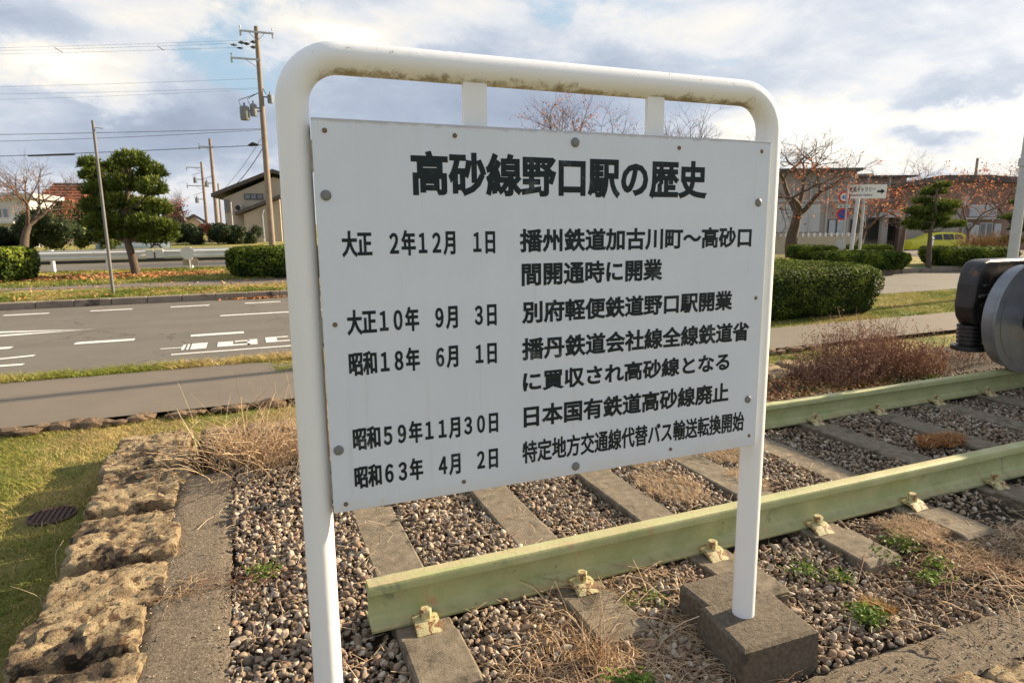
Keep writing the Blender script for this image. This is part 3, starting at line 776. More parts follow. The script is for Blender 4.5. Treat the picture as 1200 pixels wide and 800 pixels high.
def lettering(text, u0, u1, v0, v1, stroke, parent, y=-.0006, m='letter', flat=.02, name='lettering', local_off=(0, 0)):
    """text fitted to a rectangle; strokes thickened and rounded"""
    full = str.maketrans('0123456789 ', '０１２３４５６７８９　')
    cu = bpy.data.curves.new('t', 'FONT'); cu.body = text.translate(full) if any(ord(c) > 255 for c in text) else text
    cu.size = 1; cu.resolution_u = 3
    ob = bpy.data.objects.new('t', cu); COL.objects.link(ob)
    dg = bpy.context.evaluated_depsgraph_get(); c2 = ob.evaluated_get(dg).to_curve(dg, apply_modifiers=False).copy() if hasattr(ob, 'to_curve') else None
    P_ = [bp.co[:] for s in c2.splines for bp in s.bezier_points]; P_ = np.array(P_)
    x0, y0 = P_[:, 0].min(), P_[:, 1].min(); x1, y1 = P_[:, 0].max(), P_[:, 1].max()
    st = stroke; sx = (u1-u0-2*st)/(x1-x0); sy = (v1-v0-2*st)/(y1-y0)
    for s in c2.splines:
        n_ = len(s.bezier_points)
        for bp in s.bezier_points: bp.handle_left_type = 'FREE'; bp.handle_right_type = 'FREE'
        for at_ in ('co', 'handle_left', 'handle_right'):
            q = np.zeros(n_*3, np.float32); s.bezier_points.foreach_get(at_, q); q = q.reshape(-1, 3)
            q = np.stack([(q[:, 0]-x0)*sx+u0+st, (q[:, 1]-y0)*sy+v0+st, q[:, 2]*0], 1); s.bezier_points.foreach_set(at_, q.astype(np.float32).ravel())
    c2.dimensions = '2D'; c2.fill_mode = 'BOTH'; c2.bevel_depth = st; c2.bevel_resolution = 1; c2.resolution_u = 3
    tmp = bpy.data.objects.new('t2', c2); COL.objects.link(tmp); dg = bpy.context.evaluated_depsgraph_get(); dg.update()
    me = bpy.data.meshes.new_from_object(tmp.evaluated_get(dg))
    n = len(me.vertices); co = np.zeros(n*3); me.vertices.foreach_get('co', co); co = co.reshape(-1, 3)
    zz = co[:, 2]*flat
    new = np.stack([co[:, 0], y-np.abs(zz)*0-(zz+st*flat), co[:, 1]], 1)
    me.vertices.foreach_set('co', new.ravel()); me.materials.clear(); me.materials.append(M[m]); me.update()
    bpy.data.objects.remove(ob); bpy.data.objects.remove(tmp)
    o = bpy.data.objects.new(name, me); COL.objects.link(o); o.parent = parent; o['kind'] = 'stuff'; return o


ROWS = [("高砂線野口駅の歴史", .219, 1.065, .760, .863, .0036),
        ("大正 2年12月 1日", .052, .4265, .619, .679, .0017), ("播州鉄道加古川町～高砂口", .4935, 1.2345, .620, .680, .0020),
        ("間開通時に開業", .4975, .924, .534, .594, .0020),
        ("大正10年 9月 3日", .0545, .4275, .436, .496, .0017), ("別府軽便鉄道野口駅開業", .498, 1.1735, .436, .495, .0020),
        ("昭和18年 6月 1日", .0535, .4265, .337, .396, .0017), ("播丹鉄道会社線全線鉄道省", .497, 1.242, .338, .398, .0020),
        ("に買収され高砂線となる", .4985, 1.1745, .252, .308, .0020),
        ("昭和59年11月30日", .0535, .4275, .152, .210, .0017), ("日本国有鉄道高砂線廃止", .500, 1.1765, .154, .215, .0020),
        ("昭和63年 4月 2日", .0525, .4255, .054, .113, .0017), ("特定地方交通線代替バス輸送転換開始", .4955, 1.241, .054, .117, .0015)]
for t_, a_, b_, c_, d_, st_ in ROWS: lettering(t_, a_*SU, b_*SU, c_*SV, d_*SV, st_, sign)

# concrete footing under each post
blk = thing('concrete_footing', 'rough concrete block holding the right leg of the white sign', 'footing', (1.47, 1.55, .05))
MB().add([(1.315, 1.365, -.02), (1.625, 1.36, -.02), (1.65, 1.60, -.02), (1.345, 1.63, -.02), (1.32, 1.372, .195), (1.615, 1.365, .195), (1.64, 1.60, .195), (1.35, 1.62, .195),
          (1.332, 1.384, .203), (1.603, 1.377, .203), (1.628, 1.60, .203), (1.362, 1.61, .203)],
         [(3, 2, 1, 0), (0, 1, 5, 4), (1, 2, 6, 5), (2, 3, 7, 6), (3, 0, 4, 7), (4, 5, 9, 8), (5, 6, 10, 9), (6, 7, 11, 10), (7, 4, 8, 11), (8, 9, 10, 11)]).build('block', 'block', blk)
MB().box((1.505, 1.70, .085), (.25, .17, .214), .03, .012).build('rear_block', 'block', blk)
blk2 = thing('concrete_footing', 'rough concrete block holding the left leg of the white sign', 'footing', (.12, 1.54, .0))
MB().box((.12, 1.54, .02), (.30, .28, .10), .02, .012).build('block', 'block', blk2)

# ------------------------------------------------------------------ bogie on the track (right edge)
bog = thing('railway_bogie', 'black cast bogie frame with grey steel wheels standing on the green rails', 'railway bogie', (6.2, 2.7, .26))
WX = 5.93


def wheel(yc, s, x=WX):
    R_ = .43; w = MB(); z = .26+R_
    w.lathe([(R_+.028, .060), (R_+.028, .040), (R_+.012, .028), (R_, .020), (R_-.004, -.065), (R_-.045, -.066), (R_-.055, -.060), (R_-.055, .055), (R_-.04, .062)], (0, 0, 0), 96, 'Y')
    V = w.V[0]; V[:, 1] *= s; w.V[0] = V+np.array([x, yc, z]); wo = w.build('wheel', 'wheel_grey', bog, smooth=True)
    d = MB(); d.lathe([(R_-.054, .046), (R_-.08, .040), (.30, .012), (.20, -.004), (.13, .022), (.115, .075), (.105, .078), (.10, .05), (.04, .05)], (0, 0, 0), 72, 'Y')
    V = d.V[0]; V[:, 1] *= s; d.V[0] = V+np.array([x, yc, z]); d.build('disc', 'wheel_dark', wo, smooth=True)
    h = MB()
    for k in range(2):
        q = rad(145)+PI*k; h.lathe([(.017, 0), (.017, .006), (.010, .006)], (x+.30*math.cos(q), yc-s*(-.004) if s > 0 else yc+.0, z+.30*math.sin(q)), 16, 'Y')
    return wo


# the inner faces (flange side) look at each other
wheel(3.305, -1); wheel(2.118, 1)
MB().tube([(WX, 2.1, .69), (WX, 3.75, .69)], .075, 28).build('axle', 'wheel_grey', bog, smooth=True)
# side frame beyond the far wheel: horn block, ribbed spring seat and long top beam
fr = MB()
Y0, Y1 = 3.49, 3.66
prof = [(5.74, 1.155), (5.66, 1.14), (5.605, 1.08), (5.58, .95), (5.572, .76), (5.60, .67), (5.66, .60), (5.84, .58), (5.88, .66), (5.87, .80), (5.90, .90), (5.98, .985), (6.1, 1.0), (8.6, 1.0), (8.6, 1.155)]
fr.prism(prof, Y0, Y1, 'Y'); fb = fr.build('side_frame', 'black_steel', bog)
bv = fb.modifiers.new('bevel', 'BEVEL'); bv.width = .03; bv.segments = 3; bv.limit_method = 'ANGLE'
sp = MB(); pr = []
for k in range(5): z = .60-k*.034; r = .105-.002*k; pr += [(r, z), (r, z-.022), (r-.022, z-.026), (r-.022, z-.036)]
pr += [(.135, .42), (.135, .385), (.10, .375)]
sp.lathe(pr, (5.72, 3.58, 0), 40, 'Z'); sp.build('ribbed_spring', 'black_steel', bog, smooth=True)
for bx, bz in ((5.66, .78), (5.80, .78), (5.66, .94), (5.80, .94), (6.2, 1.08)): MB().lathe([(.020, 0), (.020, -.018), (.012, -.024)], (bx, 3.487, bz), 6, 'Y').build('bolt', 'black_steel', bog)
MB().span((5.60, 3.45, .845), (5.86, 3.49, .875), .008).build('rib', 'black_steel', bog)
MB().box((5.93, 3.58, .46), (.30, .16, .19), 0, .02).build('spring_seat', 'black_steel', bog)
MB().lathe([(.12, 0), (.14, .02), (.14, .20), (.10, .24)], (WX, 3.52, .69), 32, 'Y').build('axle_box', 'black_steel', bog, smooth=True)
MB().tube([(5.80, 3.46, .98), (5.86, 3.44, 1.04), (6.2, 3.42, 1.07), (8.0, 3.42, 1.07)], .022, 10).build('brake_pipe', 'black_steel', bog, smooth=True)
MB().prism([(a, b) for a, b in prof], 1.74, 1.92, 'Y').build('side_frame', 'black_steel', bog)
MB().span((6.62, 1.94, .58), (7.45, 3.47, 1.48), .05).build('shade_bolster', 'black_steel', bog)  # bolster out of view, made taller to cast shade along the track
exec('wheel(3.305, -1, 8.0); wheel(2.118, 1, 8.0)')

# ------------------------------------------------------------------ helpers for plants
def blades(name, x, y, z, h, lean, w, m, label, cat='grass', rlo=0., rhi=1., seg=2, kind='stuff', kink=.5, yawpref=None, rv=None, parent=None):
    """many single curved blades as thin ribbons"""
    n = len(x); a = RNG.uniform(0, 2*PI, n) if yawpref is None else yawpref+RNG.normal(0, .7, n)
    dx, dy = np.cos(a), np.sin(a); b = RNG.uniform(0, PI, n); px, py = np.cos(b), np.sin(b)
    V = np.zeros((n, 2*seg+1, 3)); w = np.broadcast_to(w, n)
    for s in range(seg+1):
        t = s/seg; k = lean*(t**1.7); cx = x+dx*k*h; cy = y+dy*k*h; cz = z+h*(t-kink*lean*.5*t*t)
        ww = w*(1-t)**.6*.5 if s < seg else 0*w
        if s < seg:
            V[:, 2*s] = np.stack([cx-px*ww, cy-py*ww, cz], 1); V[:, 2*s+1] = np.stack([cx+px*ww, cy+py*ww, cz], 1)
        else: V[:, 2*seg] = np.stack([cx, cy, cz], 1)
    F = []
    for s in range(seg-1): F += [(2*s, 2*s+1, 2*s+3), (2*s, 2*s+3, 2*s+2)]
    F.append((2*seg-2, 2*seg-1, 2*seg)); F = np.array(F)
    F = (F[None]+(np.arange(n)*(2*seg+1))[:, None, None]).reshape(-1, 3)
    A = np.repeat(RNG.uniform(rlo, rhi, n) if rv is None else rv, 2*seg+1)
    o = big_mesh(name, V.reshape(-1, 3), F, A, m)
    if parent is not None: o.parent = parent; o.matrix_parent_inverse = Matrix.Translation(-Vector(parent_origin(parent)))
    else: tag(o, label, cat, None, kind)
    return o


def leaves_np(P, size, nrm=None, spread=.6):
    """leaf quads (pointed) at P, facing nrm with spread"""
    n = len(P); N = RNG.normal(size=(n, 3))
    if nrm is not None: N = nrm+N*spread
    N /= np.linalg.norm(N, axis=1)[:, None]+1e-9
    T = np.cross(N, RNG.normal(size=(n, 3))); T /= np.linalg.norm(T, axis=1)[:, None]+1e-9; B = np.cross(N, T)
    s = (size*RNG.uniform(.6, 1.3, n))[:, None]
    V = np.stack([P-T*s, P-B*s*.5+N*s*.12, P+T*s, P+B*s*.5+N*s*.12], 1)
    F = np.array([(0, 1, 2, 3)]); F = (F[None]+(np.arange(n)*4)[:, None, None]).reshape(-1, 4)
    return V.reshape(-1, 3), F


def stems(mb, base, n, h, spread, r, seed, drop=.5, segs=5, bend=.35, up=1.0, arange=None, nside=3):
    r_ = np.random.default_rng(seed)
    for _ in range(n):
        a = r_.uniform(0, 2*PI) if arange is None else r_.uniform(*arange)
        hh = h*r_.uniform(.45, 1.1); p = np.array(base, float)+np.array([r_.normal(0, spread), r_.normal(0, spread), 0])
        d = np.array([math.cos(a)*bend*r_.uniform(.3, 1.4), math.sin(a)*bend*r_.uniform(.3, 1.4), up]); d /= np.linalg.norm(d); pts = [p]
        for s in range(segs):
            d = d+np.array([math.cos(a)*.22, math.sin(a)*.22, -drop*r_.uniform(.1, .6)])*bend*1.2+r_.normal(0, .10, 3); d /= np.linalg.norm(d)
            p = p+d*hh/segs; pts.append(p)
            if p[2] < .075: p[2] = .075+r_.uniform(0, .02)
        rr = r*r_.uniform(.6, 1.2); mb.tube(pts, list(np.linspace(rr, rr*.35, segs+1)), nside, False, r_.uniform(0, 1))


# ------------------------------------------------------------------ lawn blades
def lawn_patch(x0, x1, y0, y1, n, h, w, label, z=-.055, wid=1.0, excl=None, rl=0, rh=1, name='grass'):
    x = RNG.uniform(x0, x1, n); y = RNG.uniform(y0, y1, n)
    from mathutils import noise as mn
    q = np.array([mn.noise(Vector((a*1.3, b*1.3, 3.3))) for a, b in zip(x, y)])
    q2 = np.array([mn.noise(Vector((a*4, b*4, 8.3))) for a, b in zip(x, y)])
    keep = RNG.uniform(0, 1, n) < .75+.8*q2
    if excl is not None: keep &= ~excl(x, y)
    x, y, q = x[keep], y[keep], q[keep]
    q = q-.42*sstep(x, -1.75, -1.35)*(1-sstep(y, 3.9, 4.5))*(x0 < -2)     # greener beside the stones, also painting their shadow on the lawn darker
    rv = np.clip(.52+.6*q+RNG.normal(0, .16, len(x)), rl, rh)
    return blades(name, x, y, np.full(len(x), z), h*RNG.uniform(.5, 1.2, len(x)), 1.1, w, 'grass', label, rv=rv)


drain = (-1.07, 3.98)
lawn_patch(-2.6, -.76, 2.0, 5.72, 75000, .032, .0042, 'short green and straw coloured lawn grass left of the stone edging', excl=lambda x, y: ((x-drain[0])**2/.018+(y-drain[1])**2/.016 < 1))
lawn_patch(-.82, 6.5, 4.84, 5.74, 30000, .04, .005, 'narrow band of grass between the stone edging and the footpath')
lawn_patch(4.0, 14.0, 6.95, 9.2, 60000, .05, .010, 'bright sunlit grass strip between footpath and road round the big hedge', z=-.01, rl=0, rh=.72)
lawn_patch(-3.0, 2.0, 7.50, 7.80, 9000, .10, .010, 'ragged line of dry grass along the near edge of the road', z=-.02, rl=.45)
lawn_patch(.2, 2.0, 6.9, 7.75, 8000, .06, .010, 'clump of yellow grass at the road side next to the left sign post', z=-.02, rl=.4)
lawn_patch(-7, 3.0, 14.32, 15.9, 26000, .07, .014, 'grass verge behind the far kerb', z=VERGE)
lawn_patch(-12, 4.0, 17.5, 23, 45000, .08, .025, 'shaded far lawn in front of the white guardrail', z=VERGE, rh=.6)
# fallen leaves


def litter(n, fx, fy, label, size, z):
    x = fx(n); y = fy(n); V, F = leaves_np(np.stack([x, y, np.full(n, z)+RNG.uniform(0, .02, n)], 1), size, np.array([[0, 0, 1.0]]), .35)
    o = big_mesh('leaf_litter', V, F, np.repeat(RNG.uniform(0, 1, n), 4), 'leaf_litter'); tag(o, label, 'fallen leaves', None, 'stuff')


litter(2600, lambda n: RNG.normal(-3.2, 1.9, n), lambda n: RNG.normal(19.9, .5, n), 'band of fallen orange leaves on the far lawn below the guardrail', .05, VERGE+.05)
litter(260, lambda n: RNG.normal(.25, .35, n), lambda n: RNG.normal(14.05, .06, n), 'small heap of red leaves against the far kerb', .035, .01)
litter(700, lambda n: RNG.uniform(-7, 3, n), lambda n: RNG.uniform(14.3, 17, n), 'single yellow leaves scattered over the far verge', .035, VERGE+.04)

# dirt crumbs along footpath edge
mb = MB(); r_ = np.random.default_rng(5)
for i in range(90):
    x = -2.6+i*.10+r_.normal(0, .03); s = r_.uniform(.03, .085)
    v0, f0 = ico(1); q = v0*np.array([s*1.5, s*.8, s*.42])*(1+r_.normal(0, .16, (len(v0), 1))); mb.add(q*np.array([1, 1.25, 1.3])+np.array([x, 5.75+r_.normal(0, .03), -.022]), f0.tolist(), r_.uniform())
tag(mb.build('dirt_clods', 'dirt', recalc=False), 'ragged crumbling line of brown earth along the near edge of the footpath', 'earth edge', None, 'stuff')

# drain cover in the lawn
dr = thing('drain_cover', 'rusty oval drain grate sunk in the shaded lawn left of the stones', 'drain cover', (drain[0], drain[1], 0))
mb = MB(); mb.lathe([(.115, -.053), (.115, -.040), (.104, -.038), (.102, -.048)], (drain[0], drain[1], 0), 32); mb.build('rim', 'grate', dr)
for k in range(7):
    d_ = -.081+k*.027; L = math.sqrt(.102**2-d_**2); MB().box((drain[0]+d_, drain[1], -.044), (.013, 2*L, .008)).build('bar', 'grate', dr)

# ------------------------------------------------------------------ dry weeds in the bed


def weed_clump(name, label, base, n, h, spread, r, seed, m='straw', **k):
    mb = MB(); stems(mb, base, n, h, spread, r, seed, **k); return tag(mb.build(name, m, recalc=False, smooth='all'), label, 'dry weeds', None, 'stuff')


weed_clump('dry_weed', 'big tuft of straw coloured weeds at the back corner left of the sign post', (-.02, 4.10, .07), 420, .42, .17, .0028, 1, bend=.55, drop=.35)
weed_clump('dry_weed', 'tuft of dry reddish straw hanging behind the left sign post', (.42, 4.0, .07), 260, .42, .18, .0028, 2, bend=.5, drop=.3)
weed_clump('dry_weed', 'small dry tuft on the concrete strip beside the lit stone', (-.33, 2.62, .10), 40, .16, .035, .0014, 3, bend=1.2, drop=.6)
weed_clump('dry_weed', 'thin reddish stems at the edge between concrete strip and gravel', (-.12, 2.62, .08), 60, .22, .07, .0014, 4, bend=1.0, drop=.6, m='straw_red')
weed_clump('dry_weed', 'few long dry stalks lying over the gravel left of the sign post', (.02, 3.1, .085), 16, .55, .14, .0022, 5, bend=1.8, drop=.9)
weed_clump('dry_weed', 'dense tangle of dry curling stems against the near rail beside the right sign leg', (1.22, 1.84, .075), 560, .42, .17, .0017, 6, bend=1.5, drop=.9, segs=8)
weed_clump('dry_weed', 'heap of pale dry stems spilling over the gravel in front of the rail clip', (1.02, 1.62, .075), 420, .44, .15, .0017, 7, bend=1.6, drop=.9, segs=8)
weed_clump('dry_weed', 'long pale stalks arching from the tangle over the gravel towards the rail', (1.22, 1.90, .075), 110, .55, .14, .0019, 21, bend=1.1, drop=.55, segs=8)
weed_clump('dry_weed', 'long pale stalks sprawling left from the tangle below the sign', (.88, 1.68, .075), 90, .5, .12, .0018, 22, bend=1.4, drop=.7, segs=8)
weed_clump('dry_weed', 'dead stems matted over the soil at the right front of the bed', (2.75, 1.55, .075), 160, .38, .22, .0018, 23, bend=1.5, drop=.8, segs=7)
weed_clump('dry_weed', 'upright bundle of dry stalks growing out of the green weed', (.96, 1.66, .075), 60, .26, .03, .0016, 8, bend=.35, drop=.2)
weed_clump('dry_weed', 'loose dry stalks at the foot of the concrete footing', (1.22, 1.42, .07), 60, .34, .06, .0016, 9, bend=1.5, drop=.7, segs=7)
weed_clump('dry_weed', 'long thin arching stalks right of the footing over the gravel', (2.5, 1.60, .07), 36, .42, .20, .0018, 10, bend=1.2, drop=.6, m='straw_red')
weed_clump('dry_weed', 'faded brown stalks at the right front of the gravel bed', (2.85, 1.52, .07), 130, .22, .22, .0018, 11, bend=1.2, drop=.6)
weed_clump('dry_weed', 'pale bent twigs lying where gravel meets the concrete strip', (2.18, 1.42, .075), 12, .26, .10, .003, 12, bend=2.2, drop=.9)
weed_clump('dry_weed', 'single dry stalks standing at the left front among the lawn grass', (-.88, 2.9, -.02), 14, .16, .25, .0016, 13, bend=.5)
weed_clump('dry_weed', 'thin dry stalks standing up against the footpath left of the sign', (.0, 4.75, .03), 40, .5, .35, .002, 14, bend=.4, drop=.2)


for i_, y_ in enumerate(ys[2:8]):
    weed_clump('dry_weed', ('few dry stems lying in the nearest joint of the left stone edging', 'few dry stems in the second joint of the left stone edging', 'few dry stems in the third joint of the left stone edging', 'few dry stems in the fourth joint of the left stone edging', 'few dry stems in the fifth joint of the left stone edging', 'few dry stems in the sixth joint of the left stone edging')[i_], (-.60+.05*math.sin(i_*2.4), y_, .06), 38, .13, .075, .0013, 60+i_, bend=1.3, drop=.7)


def moss_patch(name, label, cx, cy, rx, ry, n, h, m, z=.085, w=.004, rl=0, rh=1):
    a = RNG.uniform(0, 2*PI, n); rr = np.sqrt(RNG.uniform(0, 1, n)); x = cx+rr*np.cos(a)*rx; y = cy+rr*np.sin(a)*ry
    x = x+.02*np.sin(y*60); y = y+.02*np.sin(x*50)
    rv = RNG.uniform(rl, rh, n)
    return blades(name, x, y, z+RNG.uniform(0, .02, n), h*RNG.uniform(.4, 1.2, n), 1.3, w, m, label, 'dry moss', rv=rv)


for k, (cx, cy, rx, ry, n) in enumerate(((2.02, 2.72, .16, .22, 2600), (2.12, 3.05, .12, .12, 1400), (2.62, 2.98, .15, .16, 2000), (2.46, 2.62, .07, .16, 900))):
    moss_patch('dry_moss', ('golden patch of dry moss between the sleepers just under the sign board', 'small golden moss patch behind the first, nearer the far rail', 'orange brown dry moss on the sleeper right behind the right sign leg', 'thin strip of dry moss right of the sunlit sleeper')[k], cx, cy, rx, ry, n, .03, 'straw', w=.003, rl=.35)
moss_patch('red_weed', 'small patch of rusty red weed on the shaded gravel between the rails', 4.02, 2.62, .20, .08, 1400, .05, 'leaf_litter', w=.006)
moss_patch('moss', 'yellow brown moss over the gravel to the right of the loose sleeper end', 2.74, 1.86, .14, .12, 2200, .03, 'straw', w=.003, rl=.2)
moss_patch('moss', 'faded moss covering the soil at the right front of the bed', 3.0, 1.62, .45, .14, 4000, .025, 'straw', z=.065, w=.003)
for k, (cx, cy, r, n) in enumerate(((.99, 1.475, .062, 800), (2.02, 1.80, .06, 130), (2.10, 1.70, .04, 90), (2.40, 1.735, .045, 160), (2.58, 1.80, .075, 260), (2.42, 1.56, .045, 130), (1.98, 1.47, .05, 300), (-.02, 2.66, .06, 160), (1.33, 1.86, .05, 130), (2.56, 1.62, .04, 100), (1.22, 1.86, .04, 80))):
    P_ = np.stack([RNG.normal(cx, r*.6, n), RNG.normal(cy, r*.6, n), .085+np.abs(RNG.normal(0, .018, n))], 1)
    V, F = leaves_np(P_, .0095, np.array([[0, -.2, 1.0]]), .7)
    o = big_mesh('green_weed', V, F, np.repeat(RNG.uniform(.1, 1, n), 4), 'weed')
    tag(o, ('low dense green weed at the bottom edge below the dry stalks', 'small pale green weed in the gravel right of the footing', 'tiny yellow green weed just in front of the first one', 'green weed at the corner of the loose sleeper end', 'wider green weed patch right of the sleeper end', 'green sprig under the arching dry stalks', 'rounded green weed near the concrete strip at the front', 'small green weed in the gravel left of the left sign post', 'little green weed among the dry tangle behind the footing', 'little green sprig at the far right of the gravel', 'green leaves between dry stems next to the rail')[k], 'weed', None, 'stuff')
moss_patch('orange_weed', 'small orange brown weed beside the rounded green weed at the front', 2.06, 1.50, .03, .03, 300, .04, 'weed_orange', z=.07, w=.005)

# reddish bush behind the far rail


def bush(name, label, cx, cy, rx, ry, h, n, seed, z=0.03):
    r_ = np.random.default_rng(seed); root = thing(name, label, 'bush', (cx, cy, z)); mb = MB()
    tips = []
    for _ in range(n):
        x = cx+r_.uniform(-1, 1)*rx; y = cy+r_.uniform(-1, 1)*ry; k = max(.25, 1-((x-cx)/rx)**2*.6)
        a = r_.uniform(0, 2*PI); hh = h*k*r_.uniform(.55, 1.1); p = np.array([x, y, z]); d = np.array([.25*math.cos(a), .25*math.sin(a), 1.0]); pts = [p]
        for s in range(5):
            d = d+r_.normal(0, .18, 3); d /= np.linalg.norm(d); p = p+d*hh/5; pts.append(p)
            if s > 0 and r_.uniform() < .8:
                e = d+r_.normal(0, .7, 3); e /= np.linalg.norm(e); q = p+e*hh*.22; mb.tube([p, q], [.0022, .001], 3, False, r_.uniform()); tips.append(q)
            tips.append(p)
        mb.tube(pts, [.0032, .0028, .0024, .002, .0015, .0008], 3, False, r_.uniform())
    mb.build('twigs', 'straw_red', root, recalc=False)
    T = np.array(tips); T = T[r_.integers(0, len(T), int(len(T)*1.6))]+r_.normal(0, .02, (int(len(T)*1.6), 3))
    V, F = leaves_np(T, .011); o = big_mesh('leaves', V, F, np.repeat(np.clip((T[:, 2]-z)/h*.3+r_.uniform(0, .8, len(T)), 0, 1), 4), 'straw_red')
    o.parent = root; o.matrix_parent_inverse = Matrix.Translation(-root.location); o['kind'] = 'stuff'
    return root


bush('red_bush', 'twiggy reddish brown bush growing behind the far rail', 5.25, 4.15, .72, .30, .52, 620, 31)
bush('red_bush', 'sparse dark low twigs between the red bush and the grey wheel', 6.75, 4.3, .45, .25, .28, 70, 32)
moss_patch('ground_cover', 'dark green creeping ground cover at the foot of the red bush', 5.0, 3.85, .9, .22, 5000, .07, 'grass', z=.03, w=.01, rl=0, rh=.5)
moss_patch('leaf_mould', 'brown leaf mould on the soil behind the far rail', 4.2, 4.0, 1.1, .35, 2600, .02, 'leaf_litter', z=.075, w=.02)

# ------------------------------------------------------------------ hedges


def hedge(label, c, size, rz, leaf, n, seed, lip=0.0, z0=None, group='clipped hedges'):
    r_ = np.random.default_rng(seed); hx, hy, h = size[0]/2, size[1]/2, size[2]; root = thing('hedge', label, 'hedge', (c[0], c[1], c[2]), group)
    root.rotation_euler = (0, 0, rz)
    u = r_.normal(size=(n, 3)); u[:, 2] = np.abs(u[:, 2])*1.0-.25*r_.uniform(0, 1, n); p = 4.5
    q = (np.abs(u)**p).sum(1)**(1/p); s = u/q[:, None]
    from mathutils import noise as mn
    # even spread: sample on box faces instead
    fa = np.array([hx*hy*4, hx*h*2, hx*h*2, hy*h*2, hy*h*2]); f = r_.choice(5, n, p=fa/fa.sum()); a = r_.uniform(-1, 1, n); b = r_.uniform(-1, 1, n); g_ = r_.uniform(0, 1, n)
    P_ = np.zeros((n, 3)); N = np.zeros((n, 3))
    for k in range(5):
        i = f == k
        if k == 0: P_[i] = np.stack([a[i], b[i], np.ones(i.sum())], 1); N[i] = (0, 0, 1)
        elif k < 3: sg = 1 if k == 1 else -1; P_[i] = np.stack([a[i], np.full(i.sum(), sg), g_[i]*2-1], 1); N[i] = (0, sg, 0)
        else: sg = 1 if k == 3 else -1; P_[i] = np.stack([np.full(i.sum(), sg), a[i], g_[i]*2-1], 1); N[i] = (sg, 0, 0)
    Q = P_.copy(); Q[:, 0] *= hx/min(hx, hy); m = (np.abs(P_)**6).sum(1)**(1/6); P_ = P_/m[:, None]
    N = np.sign(P_)*np.abs(P_)**5; N /= np.linalg.norm(N, axis=1)[:, None]
    zz = (P_[:, 2]+1)/2*h; W = np.stack([P_[:, 0]*hx, P_[:, 1]*hy, zz], 1)
    bul = np.array([mn.noise(Vector((w[0]*2.2+seed, w[1]*2.2, w[2]*3)))+.5*mn.noise(Vector((w[0]*7+seed, w[1]*7, w[2]*8))) for w in W])
    W = W+N*(bul*.045*h/.8+r_.uniform(-.06, .02, n)*h/.8)[:, None]
    taper = .90+.10*sstep(zz/h, .0, .6); W[:, 0] *= taper; W[:, 1] *= taper
    V, F = leaves_np(W, leaf, N*np.array([1, 1, 1.6])+np.array([0, 0, .15]), .5)
    rv = np.clip(.5+.5*bul+r_.normal(0, .2, n)+.35*(zz/h-.6), 0, 1)  # leaf tone rises towards the top, painting in the sunlit crown
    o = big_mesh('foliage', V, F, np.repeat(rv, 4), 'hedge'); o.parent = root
    core = MB(); core.box((0, 0, h*.45), (size[0]*.86, size[1]*.86, h*.86), 0, .12*h); core.build('dark_core', 'dark', root, local=True)  # solid dark core filling the hedge behind its leaves
    return root


hedge('large rounded clipped hedge on the grass strip right behind the sign', (8.05, 8.25, -.02), (3.0, 2.1, .80), .0, .022, 30000, 1)


def hedge_px(label, xl, xr, ytop, yb, dep, leaf, n, seed, z=VERGE):
    A, B = at(xl, yb, z), at(xr, yb, z); d = B-A; L = float(np.hypot(d[0], d[1])); u = d/L; nrm = np.array([-u[1], u[0], 0])
    if nrm[:2]@A[:2] < 0: nrm = -nrm
    c = (A+B)/2+nrm*dep/2; v = ray((xl+xr)/2, ytop); t = np.hypot(*(A+B)[:2]/2)+dep*.3; h = EYE+v[2]*t/np.hypot(v[0], v[1])-z
    return hedge(label, c, (L, dep, float(h)), math.atan2(u[1], u[0]), leaf, n, seed)


hedge_px('dark clipped hedge on the far lawn just left of the sign post', 259, 385, 289.5, 326.5, 1.6, .045, 10000, 2)
hedge_px('dark clipped hedge at the left edge of the photograph beyond the road', -95, 8, 290.5, 333, 1.3, .045, 7000, 3)
hedge_px('long low hedge under the road signs beyond the road', 966, 1071, 295, 317, 1.3, .045, 9000, 4)
hedge_px('dark hedge between the large bare cherry tree and the road signs', 931, 984, 288, 305, 1.3, .05, 5000, 5)
hedge_px('narrow hedge behind the gallery sign post, left of the car', 997, 1049, 287, 298, 1.2, .05, 5000, 7)
hedge_px('wide hedge behind the black bogie, right of the yellow car', 1102, 1200, 290, 312.5, 1.6, .045, 9000, 6)

# ------------------------------------------------------------------ trees


